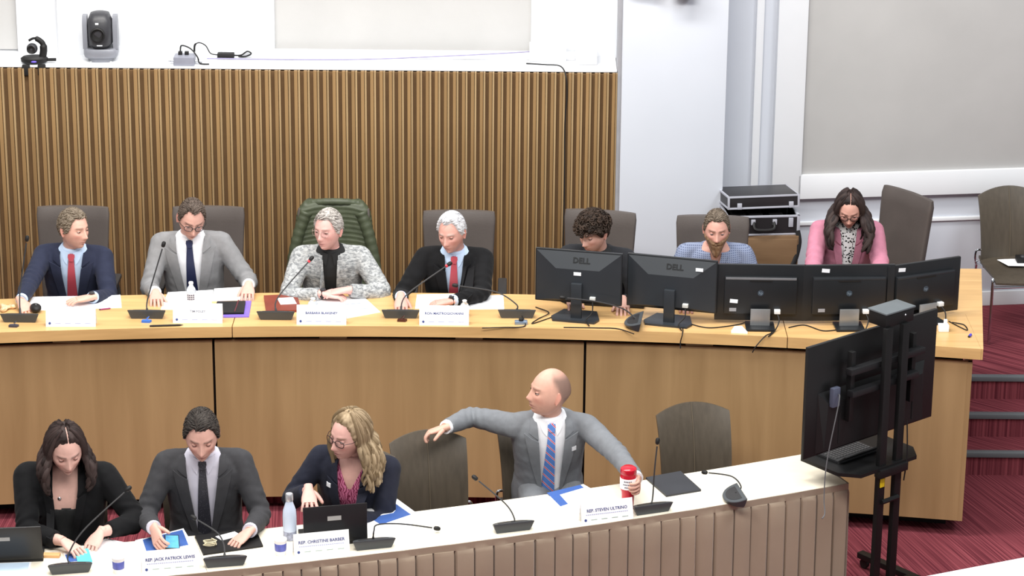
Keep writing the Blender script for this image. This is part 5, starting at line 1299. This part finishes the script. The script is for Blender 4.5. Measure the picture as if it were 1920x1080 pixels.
    if sh:
        v_, f_ = remesh(torso(0.000, 0.6), 0.009, 4)
        if 'neckline' in sh: v_, f_ = opened(v_, f_, sh['neckline'], False)
        q = MB(); q.add(v_, f_); sv = (v_, f_); so = put('shirt', q, sh['mat'], root, 80)
        sb = BVHTree.FromPolygons([tuple(p) for p in v_], f_)
        if sh.get('collar'):
            cm = sh.get('collarmat', sh['mat']); band = MB(); rings = []
            for hh, rr in ((-0.012, 0.006), (0.012, 0.009), (0.034, 0.007), (0.036, 0.003)):
                rings.append([nb + (top - nb) * (0.06 + hh * 4.0) + (T(math.cos(a), math.sin(a), 0.55) - T(0, 0, 0.55)).normalized() * (nr * (1.1 - hh) + rr) + Vector((0, 0, -0.024 * max(0, -math.sin(a)))) for a in [2 * math.pi * w / 28 for w in range(28)]])
            put('collar_band', band.loft(rings, False), cm, so, 60)
            for s_ in (-1, 1):
                fr = []
                for t_ in (0, 0.33, 0.66, 1):
                    ro = []
                    for u_ in (0, 0.5, 1):
                        x = s_ * (0.010 + (0.052 * t_ ** 0.8)); z = 0.572 + 0.018 * t_ - u_ * (0.052 * (1 - t_) ** 0.7 + 0.020)
                        x += s_ * u_ * 0.016 * (1 - t_)
                        ro.append((x, z))
                    fr.append(ro)
                def onneck(x, z):
                    hit = sb.ray_cast(T(x, -0.6, z), (T(x, 0.6, z) - T(x, -0.6, z)).normalized())[0]
                    c0 = T(0, 0.0, z); base = T(x, -math.sqrt(max(0.0004, (nr * 1.25) ** 2 - x * x)), z)
                    if hit is None: return base
                    return hit if (Tinv(hit).y < Tinv(base).y) else base
                A_ = [[onneck(x, z) + Vector((0, -0.008, 0.0)) for x, z in ro] for ro in fr]; B_ = [[p + Vector((0, 0.003, 0)) for p in ro] for ro in A_]
                put('collar_flap', MB().slab(A_, B_), cm, so, 50)
        def drape(rows, off, th, bv):
            A_, B_ = [], []
            last = None
            for ro in rows:
                ra, rb = [], []
                for x, z in ro:
                    d = (T(x, 0.6, z) - T(x, -0.6, z)).normalized(); hit = bv.ray_cast(T(x, -0.6, z), d)[0]
                    if hit is None: hit = last if last is not None else T(x, -0.12, z)
                    last = hit; ra.append(hit - d * off); rb.append(hit - d * (off - th))
                A_.append(ra); B_.append(rb)
            return MB().slab(A_, B_)
        if sp.get('tie'):
            tm = sp['tie']; t0, t1 = 0.562, sp.get('tie_end', 0.10); rows = []
            for q_ in range(13):
                t_ = q_ / 12; z = t0 - 0.035 - (t0 - 0.035 - t1) * t_; w_ = (0.016 + 0.024 * t_ ** 0.8) * (1 if t_ < 0.95 else 0.55); cx = sp.get('tie_sway', 0.0) * t_
                rows.append([(cx - w_, z), (cx - w_ * 0.4, z + 0), (cx + w_ * 0.4, z), (cx + w_, z)])
            to = put('tie', drape(rows, 0.008, 0.005, sb), tm, root, 60)
            rows = [[(-w_, z), (0, z), (w_, z)] for z, w_ in ((t0 + 0.004, 0.019), (t0 - 0.012, 0.021), (t0 - 0.036, 0.013))]
            put('tie_knot', drape(rows, 0.015, 0.012, sb), tm, to, 60)
        if sh.get('placket'):
            put('placket', drape([[(-0.014, z), (0.014, z)] for z in np.linspace(0.53, 0.1, 10)], 0.003, 0.002, sb), sh['mat'], so)
            for z in (0.48, 0.40, 0.32, 0.24): put('button', drape([[(-0.005, z + 0.005), (0.005, z + 0.005)], [(-0.005, z - 0.005), (0.005, z - 0.005)]], 0.005, 0.003, sb), M_STK, so)
        if sh.get('bow'):
            put('neck_bow', drape([[(-0.022, 0.555), (0.022, 0.555)], [(-0.03, 0.52), (0.03, 0.52)], [(-0.024, 0.42), (0.024, 0.42)], [(-0.03, 0.33), (0.03, 0.33)]], 0.012, 0.008, sb), sh['mat'], so)
    # --- jacket / outer layer
    jk = sp['jacket']
    jm = torso(jk.get('off', 0.016), 0.57, 0.0)
    for s_ in (-1, 1):
        cuff = WR[s_].lerp(EL[s_], jk.get('cuff', 0.10)); P0 = limb_path(SH[s_], EL[s_], cuff); r_ = jk.get('sleeve', 1.0) * k
        jm.tube(P0, [0.066 * r_, 0.064 * r_, 0.061 * r_, 0.058 * r_, 0.056 * r_, 0.056 * r_, 0.054 * r_, 0.051 * r_, 0.048 * r_, 0.044 * r_, 0.041 * r_], 16)
        jm.ell(SH[s_], (0.066 * r_, 0.066 * r_, 0.066 * r_)); jm.tube([T(s_ * 0.05, 0.012, 0.535), SH[s_] + T(0, 0, 0.02) - T(0, 0, 0)], [0.050 * k, 0.052 * r_], 14)
        if jk.get('shirtcuff'):
            c2 = WR[s_].lerp(EL[s_], jk.get('cuff', 0.10) - 0.075)
            put('shirt_cuff', MB().tube([cuff.lerp(EL[s_], 0.1), cuff, c2], [0.036 * k, 0.0365 * k, 0.0355 * k], 18), jk['shirtcuff'], root, 60)
        if sp.get('watch') == s_:
            c1 = WR[s_].lerp(EL[s_], 0.02); dd = (EL[s_] - WR[s_]).normalized()
            put('watch_strap', MB().tube([c1 - dd * 0.009, c1 + dd * 0.009], 0.0285 * k, 18), M_BLACK, root)
            nn_ = HD[s_][1].normalized(); put('watch_case', MB().lathe([(0.017, 0), (0.017, 0.008), (0.014, 0.010)], 16, M=TR(*(c1 - nn_ * 0.024)) @ (-nn_).to_track_quat('Z', 'Y').to_matrix().to_4x4()), M_DARKG, root)
    v_, f_ = remesh(jm, jk.get('voxel', 0.0085), 5)
    v_ = wrinkle(v_, f_, jk.get('wrinkle', 0.005))
    full = BVHTree.FromPolygons([tuple(p) for p in v_], f_)
    if jk.get('open'): v_, f_ = opened(v_, f_, jk['open'])
    q = MB(); q.add(v_, f_); jo = put(jk.get('name', 'jacket'), q, jk['mat'], root, 80)
    def jdrape(rows, off, th):
        A_, B_ = [], []; last = None
        for ro in rows:
            ra, rb = [], []
            for x, z in ro:
                d = (T(x, 0.6, z) - T(x, -0.6, z)).normalized(); hit = full.ray_cast(T(x, -0.6, z), d)[0]
                if hit is None: hit = last if last is not None else T(x, -0.1, z)
                last = hit; ra.append(hit - d * off); rb.append(hit - d * (off - th))
            A_.append(ra); B_.append(rb)
        return MB().slab(A_, B_)
    if jk.get('lapel'):
        zb, wl, zn = jk['lapel']                    # button height, lapel width, notch height
        for s_ in (-1, 1):
            rows = []
            for t_ in [w / 12 for w in range(13)]:
                z = zb + (zn - zb) * t_; lo, hi = jk['open'](z); e = hi if s_ > 0 else lo
                w_ = wl * (0.08 + 0.92 * t_ ** 0.8); rows.append([(e - s_ * 0.002, z), (e + s_ * w_ * 0.5, z + 0.016 * t_ ** 3), (e + s_ * w_, z + 0.034 * t_ ** 3)])
            put('lapel', jdrape(rows, 0.011, 0.009), jk['mat'], jo, 50)
            rows = []
            for t_ in [w / 5 for w in range(6)]:
                z = zn + 0.012 + (0.572 - zn - 0.012) * t_; lo, hi = jk['open'](z); e = hi if s_ > 0 else lo
                w_ = wl * (0.66 - 0.25 * t_); rows.append([(e - s_ * 0.002, z), (e + s_ * w_ * 0.5, z + 0.014 * (1 - t_)), (e + s_ * w_, z + 0.030 * (1 - t_))])
            put('collar', jdrape(rows, 0.008, 0.007), jk['mat'], jo, 50)
    if jk.get('edge'):
        for s_ in (-1, 1):
            rows = []
            for z in np.linspace(0.54, 0.05, 16):
                lo, hi = jk['open'](z); e = hi if s_ > 0 else lo; rows.append([(e - s_ * 0.003, z), (e + s_ * 0.012, z)])
            put('front_edge', jdrape(rows, 0.006, 0.006), jk['mat'], jo, 50)
    if jk.get('pin'):
        x, z = jk['pin']; put('lapel_pin', jdrape([[(x - 0.012, z + 0.012), (x + 0.012, z + 0.012)], [(x - 0.012, z - 0.012), (x + 0.012, z - 0.012)]], 0.014, 0.006), M_STK, jo)
    if jk.get('square'):
        x, z = jk['square']; put('pocket_square', jdrape([[(x - 0.03, z + 0.012), (x + 0.03, z + 0.026)], [(x - 0.032, z), (x + 0.03, z + 0.006)]], 0.010, 0.006), M_PAPER, jo)
    if jk.get('pockets'):
        for s_ in (-1, 1): put('pocket_flap', jdrape([[(s_ * 0.07, 0.14), (s_ * 0.15, 0.145)], [(s_ * 0.07, 0.10), (s_ * 0.15, 0.105)]], 0.007, 0.004), jk['mat'], jo)
    if jk.get('shirtcollar'):
        cm = jk['mat']
        for s_ in (-1, 1):
            rows = [[(s_ * 0.014, 0.565), (s_ * 0.028, 0.50)], [(s_ * 0.035, 0.585), (s_ * 0.058, 0.515)], [(s_ * 0.060, 0.592), (s_ * 0.075, 0.55)]]
            put('collar_flap', jdrape(rows, 0.012, 0.004), cm, jo, 50)
    return root, T, HM, WR, Wm

def veeopen(zb, zt, wt, bottom=None, cx=0.0, sway=0.0):
    """opening of a jacket: V from button zb up to zt, optional spread below the button"""
    def f(z):
        if z >= zb: w = 0.004 + (wt - 0.004) * min(1, (z - zb) / (zt - zb)) ** 0.85
        else: w = 0.004 + ((zb - z) * bottom if bottom else -0.01)
        c = cx + sway * (zt - z); return (c - w, c + w)
    return f

def pattern(name, rgb1, rgb2, kind, scale, rough=0.7, rot=(0, 0, 0), thr=0.5):
    m = bpy.data.materials.new(name); m.use_nodes = True; nt = m.node_tree; b = nt.nodes['Principled BSDF']; b.inputs['Roughness'].default_value = rough
    tc = nt.nodes.new('ShaderNodeTexCoord'); mp = nt.nodes.new('ShaderNodeMapping'); mp.inputs['Rotation'].default_value = rot
    nt.links.new(tc.outputs['Object'], mp.inputs[0])
    rp = nt.nodes.new('ShaderNodeValToRGB'); rp.color_ramp.interpolation = 'CONSTANT' if kind in ('stripe', 'dots', 'tie') else 'LINEAR'
    e = rp.color_ramp.elements; e[0].color = lin(rgb1); e[1].color = lin(rgb2); e[1].position = thr
    if kind == 'stripe' or kind == 'tie':
        w = nt.nodes.new('ShaderNodeTexWave'); w.inputs['Scale'].default_value = scale; w.bands_direction = 'X'; nt.links.new(mp.outputs[0], w.inputs[0]); nt.links.new(w.outputs[1], rp.inputs[0])
        if kind == 'tie':
            e2 = rp.color_ramp.elements.new(0.86); e2.color = lin((235, 235, 240)); e3 = rp.color_ramp.elements.new(0.93); e3.color = lin((205, 70, 90))
    elif kind == 'dots':
        w = nt.nodes.new('ShaderNodeTexVoronoi'); w.inputs['Scale'].default_value = scale; nt.links.new(mp.outputs[0], w.inputs[0]); nt.links.new(w.outputs[0], rp.inputs[0])
    elif kind == 'check':
        w1 = nt.nodes.new('ShaderNodeTexWave'); w1.inputs['Scale'].default_value = scale; w1.bands_direction = 'X'; w2 = nt.nodes.new('ShaderNodeTexWave'); w2.inputs['Scale'].default_value = scale; w2.bands_direction = 'Z'
        nt.links.new(mp.outputs[0], w1.inputs[0]); nt.links.new(mp.outputs[0], w2.inputs[0]); mx = nt.nodes.new('ShaderNodeMath'); mx.operation = 'MAXIMUM'
        nt.links.new(w1.outputs[1], mx.inputs[0]); nt.links.new(w2.outputs[1], mx.inputs[1]); nt.links.new(mx.outputs[0], rp.inputs[0])
    elif kind == 'noise':
        mp.inputs['Scale'].default_value = (1, 1, 1.8)
        w = nt.nodes.new('ShaderNodeTexNoise'); w.inputs['Scale'].default_value = scale; w.inputs['Detail'].default_value = 5; w.inputs['Distortion'].default_value = 0.6; nt.links.new(mp.outputs[0], w.inputs[0])
        rp.color_ramp.elements[0].position = 0.36; rp.color_ramp.elements[1].position = thr; nt.links.new(w.outputs[0], rp.inputs[0])
    elif kind == 'herring':
        w = nt.nodes.new('ShaderNodeTexWave'); w.inputs['Scale'].default_value = scale; w.inputs['Distortion'].default_value = 9; w.inputs['Detail'].default_value = 1; w.inputs['Detail Scale'].default_value = 1.5; nt.links.new(mp.outputs[0], w.inputs[0]); nt.links.new(w.outputs[1], rp.inputs[0])
    nt.links.new(rp.outputs[0], b.inputs['Base Color'])
    return m
def cloth(name, rgb, rough=0.8, var=0.08): return mat(name, rgb, rough, var=var, vscale=(25, 25, 25), bump=0.15, bscale=250, spec=0.12, sheen=0.04)
J_NAVY, J_LGREY, J_BLACK, J_CHAR = cloth('navy_wool', (40, 44, 62)), cloth('light_grey_wool', (130, 130, 132)), cloth('black_wool', (22, 22, 24)), cloth('charcoal_wool', (60, 60, 63))
J_GREY, J_PINK, J_DNAVY = cloth('mid_grey_wool', (116, 119, 124)), cloth('dusty_pink_wool', (182, 120, 140)), cloth('dark_navy_wool', (36, 38, 50))
J_BLK2 = cloth('black_knit', (20, 20, 22))
J_KNIT = pattern('grey_marl_knit', (112, 115, 118), (180, 182, 182), 'noise', 48, 0.9, thr=0.64)
S_WHITE, S_BLUE, S_LILAC = mat('white_shirt_cotton', (236, 237, 242), 0.75, var=0.02), mat('pale_blue_shirt_cotton', (186, 206, 232), 0.75, var=0.02), mat('pale_lilac_shirt_cotton', (200, 198, 212), 0.75, var=0.03)
S_BLACK = mat('black_top_jersey', (33, 34, 35), 0.85)
T_RED = mat('muted_red_silk', (176, 70, 82), 0.5, var=0.06); T_NAVY = mat('navy_silk', (34, 40, 72), 0.5, var=0.06)
T_DOT = pattern('dark_dotted_silk', (120, 120, 130), (44, 44, 52), 'dots', 140, 0.5, thr=0.18); T_STRIPE = pattern('blue_pink_striped_silk', (86, 128, 200), (86, 128, 200), 'tie', 9.0, 0.45, rot=(0, 0.75, 0))
S_CHECK = pattern('blue_check_cotton', (58, 70, 102), (128, 138, 164), 'check', 26, 0.8, thr=0.9)
S_DOTS = pattern('white_dotted_blouse', (30, 30, 34), (236, 236, 238), 'dots', 62, 0.7, thr=0.38); S_FUCH = pattern('fuchsia_pattern_blouse', (120, 18, 62), (214, 120, 160), 'herring', 22, 0.7, thr=0.75)
SK = (208, 160, 142)

DZ, FZ = DAIS + 0.45, 0.45
PEOPLE = []
PEOPLE.append(person('man in a navy suit and red tie turning his head right', (-2.69, 1.17, DZ - 0.03), 0.0, dict(skin=(210, 164, 148), hair=(82, 70, 56), hair2=(136, 124, 110), hairstyle='short', thick=0.013, seed=11, lip=0.3,
    lean=11, side=2, head=(52, 4, 0), hands={-1: dict(at=(-2.911, 0.517, 1.250), dir=(0.35, -0.5, -0.35), curl=0.9), 1: dict(at=(-2.506, 0.607, 1.245), dir=(-0.85, -0.35, -0.05), curl=0.3)},
    shirt=dict(mat=S_BLUE, collar=True), tie=T_RED, watch=1,
    jacket=dict(mat=J_NAVY, open=veeopen(0.10, 0.56, 0.072, 0.2), lapel=(0.12, 0.07, 0.485), shirtcuff=S_BLUE))))
PEOPLE.append(person('man in a light grey suit and navy tie reading papers, glasses on', (-1.95, 1.20, DZ + 0.02), 0.0, dict(skin=(206, 160, 146), hair=(62, 52, 46), hair2=(100, 88, 80), hairstyle='recede', thick=0.010, seed=12, lid=-0.12, gaze=(0, -1, -0.6),
    glasses=('black_frame', (30, 26, 26), 0.4), lean=8, side=-1, head=(14, 24, 6), scale=1.03, hands={-1: dict(at=(-2.136, 0.703, 1.245), dir=(0.15, -0.9, -0.2), curl=0.35), 1: dict(at=(-1.588, 0.806, 1.262), dir=(0.02, -0.9, -0.35), curl=0.45)},
    shirt=dict(mat=S_WHITE, collar=True), tie=T_NAVY,
    jacket=dict(mat=J_LGREY, open=veeopen(0.02, 0.56, 0.085, 0.2), lapel=(0.06, 0.075, 0.485), shirtcuff=S_WHITE))))
PEOPLE.append(person('grey-haired woman in a marled grey cardigan with folded arms', (-1.10, 1.14, DZ), 0.0, dict(skin=(214, 166, 158), hair=(118, 112, 108), hair2=(186, 180, 175), hairstyle='short', thick=0.014, lump=0.006, seed=13, fem=0.6, brow=(150, 130, 120), browamt=0.4,
    glasses=('thin_metal_frame', (170, 150, 140), 0.3), gr=0.0010, lean=13, side=0, head=(-26, 2, 0), hands={-1: dict(at=(-1.129, 0.706, 1.245), dir=(0.75, 0.0, -0.12), hint=(-0.9, 0.2, -0.4), curl=0.5), 1: dict(at=(-0.992, 0.731, 1.262), dir=(-0.85, -0.15, -0.10), hint=(0.9, 0.2, -0.4), curl=0.35)},
    shirt=dict(mat=S_BLACK, collar=True), watch=-1,
    jacket=dict(name='cardigan', mat=J_KNIT, open=veeopen(-0.2, 0.56, 0.048, None), edge=True, wrinkle=0.005, sleeve=1.02))))
PEOPLE.append(person('white-haired man in a black suit and red tie', (-0.36, 1.13, DZ), 0.0, dict(skin=(204, 154, 142), hair=(172, 172, 176), hair2=(216, 216, 220), hairstyle='recede', thick=0.017, seed=14, lid=0.0, gaze=(0, -1, -0.5), brow=(190, 180, 175),
    lean=12, side=1, head=(-22, 12, -2), scale=0.99, hands={-1: dict(at=(-0.663, 0.636, 1.255), dir=(0.05, -0.85, -0.45), curl=0.55), 1: dict(at=(-0.362, 0.575, 1.250), dir=(-0.8, -0.15, -0.05), hint=(0.9, 0.2, -0.4), curl=0.85)},
    shirt=dict(mat=S_BLUE, collar=True), tie=T_RED, watch=1,
    jacket=dict(mat=J_BLACK, open=veeopen(0.12, 0.56, 0.060, 0.1), lapel=(0.14, 0.075, 0.48), square=(0.105, 0.37), shirtcuff=S_BLUE))))
PEOPLE.append(person('curly-haired young man in a dark shirt behind the first monitor', (0.53, 1.12, DZ + 0.05), -0.12, dict(skin=(206, 162, 148), hair=(30, 23, 19), hair2=(60, 47, 39), hairstyle='fringe', thick=0.026, lump=0.010, lscale=60, curls=420, seed=15, lid=0.05, gaze=(0, -1, -0.4), lip=0.6,
    lean=17, side=1, head=(-30, 16, 0), scale=0.98, hands={-1: dict(at=(0.36, 0.66, 1.25), dir=(0.1, -0.9, -0.2)), 1: dict(at=(0.66, 0.62, 1.25), dir=(0.0, -0.9, -0.2))},
    shirt=dict(mat=S_BLACK, collar=True), jacket=dict(name='dark_shirt', mat=cloth('dark_charcoal_cotton', (40, 41, 45)), open=veeopen(0.42, 0.56, 0.035, None), shirtcollar=True))))
PEOPLE.append(person('bearded man in a blue checked shirt looking at his monitor', (1.225, 1.12, DZ + 0.07), 0.0, dict(skin=(204, 154, 140), hair=(74, 64, 54), hair2=(116, 104, 92), hairstyle='short', thick=0.010, lump=0.002, seed=16, beard=(112, 84, 62), beard2=(156, 128, 104), beardgeo=0.050, eye=(90, 110, 130), lid=0.12, gaze=(0, -1, -0.35),
    lean=16, side=0, head=(-2, 10, 0), scale=0.98, hands={-1: dict(at=(1.02, 0.66, 1.25), dir=(0.1, -0.9, -0.2)), 1: dict(at=(1.44, 0.66, 1.25), dir=(-0.1, -0.9, -0.2))},
    core=-0.003, jacket=dict(name='checked_shirt', mat=S_CHECK, open=veeopen(0.46, 0.56, 0.035, None), shirtcollar=True, off=0.012))))
PEOPLE.append(person('woman in a dusty pink blazer and dotted blouse looking down', (2.08, 1.58, DZ + 0.06), 0.0, dict(skin=(206, 156, 142), hair=(34, 27, 27), hair2=(62, 50, 48), hairstyle='long', thick=0.012, seed=17, fem=1.0, nose=0.8, long=0.235, locks=170, a0=1.05, bulge=0.055, wave=0.010, fall=(0, -0.045, 0), lid=-0.15, gaze=(0, -1, -0.7), lip=0.8, part=True,
    glasses=('tortoise_frame', (48, 32, 28), 0.4), lean=12, side=0, head=(-6, 26, 0), scale=0.97, width=0.98, bust=0.02, hands={-1: dict(at=(1.86, 0.98, 1.24), dir=(0.4, -0.8, -0.2)), 1: dict(at=(2.24, 0.98, 1.24), dir=(-0.3, -0.8, -0.2))},
    shirt=dict(mat=S_DOTS, bow=True, collar=True), jacket=dict(mat=J_PINK, open=veeopen(0.12, 0.56, 0.055, 0.1), lapel=(0.15, 0.055, 0.46), off=0.02))))
# front row
PEOPLE.append(person('dark-haired woman in black looking down at her papers', (-2.36, -1.50, FZ + 0.03), 0.12, dict(skin=(214, 172, 160), hair=(36, 28, 27), hair2=(66, 54, 52), hairstyle='long', thick=0.012, seed=21, fem=1.0, nose=0.8, long=0.21, locks=160, a0=1.1, bulge=0.042, wave=0.007, fall=(0, 0.0, 0), part=True, lid=-0.15, gaze=(0, -1, -0.7), lip=0.5,
    lean=3, side=2, head=(12, 24, -2), scale=1.05, headscale=1.08, width=1.08, bust=0.025, core=-0.004, hands={-1: dict(at=(-2.295, -1.935, 0.800), dir=(0.75, -0.55, -0.25), hint=(-0.8, 0.4, -0.5), curl=0.5), 1: dict(at=(-2.121, -1.841, 0.810), dir=(-0.35, -0.7, -0.45), hint=(0.9, 0.4, -0.5), curl=0.55)},
    shirt=dict(mat=S_BLACK, neckline=lambda z: (-0.062, 0.062) if z > 0.375 else (1, -1)), jacket=dict(mat=J_BLK2, open=veeopen(0.02, 0.56, 0.072, 0.1), lapel=(0.12, 0.05, 0.44), off=0.018, cuff=0.22, sleeve=1.05))))
PEOPLE.append(person('man in a charcoal suit and dark tie looking at his phone', (-1.63, -1.33, FZ + 0.06), 0.06, dict(skin=(208, 164, 150), hair=(40, 36, 34), hair2=(66, 60, 56), hairstyle='short', thick=0.014, seed=22, lid=-0.12, gaze=(0, -1, -0.7),
    lean=8, side=0, head=(2, 20, 0), scale=1.07, headscale=1.06, width=1.02, hands={-1: dict(at=(-1.840, -1.831, 0.830), dir=(0.25, -0.75, -0.35), palm=(0.75, 0.1, -0.5), hint=(-0.45, 0.5, -0.7), curl=0.75), 1: dict(at=(-1.356, -1.788, 0.800), dir=(-0.6, -0.6, -0.35), hint=(0.4, 0.5, -0.7), curl=0.5)},
    shirt=dict(mat=S_LILAC, collar=True), tie=T_DOT, tie_end=0.05,
    jacket=dict(mat=J_CHAR, open=veeopen(0.0, 0.56, 0.085, 0.2), lapel=(0.08, 0.07, 0.48), shirtcuff=S_LILAC))))
PEOPLE.append(person('blonde woman with glasses in a navy blazer turned left', (-0.84, -1.10, FZ + 0.03), -0.20, dict(skin=(212, 166, 156), hair=(104, 86, 62), hair2=(172, 152, 124), hairstyle='long', thick=0.014, seed=23, fem=1.0, long=0.27, locks=150, a0=1.35, bulge=0.035, wave=0.012, fall=(0.03, 0.0, 0), bias=0.62, lid=0.1, gaze=(-0.3, -1, -0.3), lip=0.5, eye=(100, 110, 110),
    glasses=('dark_plum_frame', (52, 34, 36), 0.4), lean=15, side=5, head=(-30, 8, 8), scale=1.04, headscale=1.06, bust=0.02, core=-0.004, hands={-1: dict(at=(-1.068, -1.467, 0.900), dir=(0.10, -0.85, -0.45), hint=(-0.5, 0.5, -0.5), curl=0.45, spread=0.16, thumb=0.9), 1: dict(at=(-0.832, -1.571, 0.790), dir=(-0.3, -0.9, -0.2), hint=(0.35, 0.6, -0.6))},
    shirt=dict(mat=S_FUCH, neckline=lambda z: (-(z - 0.40) * 0.42, (z - 0.40) * 0.42) if z > 0.40 else (1, -1)), jacket=dict(mat=J_DNAVY, open=veeopen(0.06, 0.56, 0.070, 0.1), lapel=(0.10, 0.06, 0.45), pin=(-0.105, 0.44), off=0.02))))
PEOPLE.append(person('bald man in a grey suit and striped tie twisting to look left', (0.21, -0.56, FZ + 0.03), 0.12, dict(skin=(206, 160, 142), hair=(108, 90, 82), hairstyle='bald', seed=24, nose=0.85, browamt=0.6, brow=(110, 84, 72), lid=0.2, gaze=(0, -1, 0),
    lean=14, side=-2, head=(-76, -6, 4), scale=1.07, headscale=1.06, width=1.02, belly=0.03, floor=-0.45, reach={1: (0.01, -0.05, -0.015)}, hands={-1: dict(at=(-0.365, -0.800, 0.993), dir=(-0.85, -0.1, -0.25), palm=(-0.2, -0.15, -0.95), hint=(0.0, 1.0, -0.1), curl=0.95), 1: dict(at=(0.688, -1.272, 0.885), dir=(0.02, -1.0, -0.08), palm=(-0.95, 0.0, -0.05), hint=(0.8, 0.5, -0.2), curl=1.1, thumb=0.4)},
    shirt=dict(mat=S_WHITE, collar=True, placket=True), tie=T_STRIPE, tie_end=0.02, tie_sway=-0.03, trousers=('mid_grey_wool', (116, 119, 124), 0.8),
    jacket=dict(mat=J_GREY, open=veeopen(-0.3, 0.56, 0.075, None, sway=-0.02), lapel=(0.16, 0.07, 0.48), shirtcuff=S_WHITE, pin=(0.115, 0.42), wrinkle=0.0045))))
# phone held by the man in charcoal
ph = thing('phone', 'phone with a bright blue screen in the charcoal man hand', 'phone', (-1.744, -1.889, 0.780), 0.15); ph.rotation_euler = (0.35, 0.1, 0.2)
put('body', MB().box((0, 0, 0), (0.075, 0.105, 0.009), bev=0.003), M_BLACK, ph); put('screen', MB().box((0, 0, 0.005), (0.066, 0.092, 0.001)), mat('cyan_screen', (84, 160, 205), 0.25, var=0.08, vscale=(60, 60, 60)), ph)
# chest pendant of the dark-haired woman
_, T_, _, _, Wm_ = PEOPLE[7]
o = put('pendant', MB().ell((0, 0, 0), (0.010, 0.005, 0.010), nu=12, nv=8), M_CHROME, PEOPLE[7][0]); o.location = T_(-0.028, -0.120, 0.435)
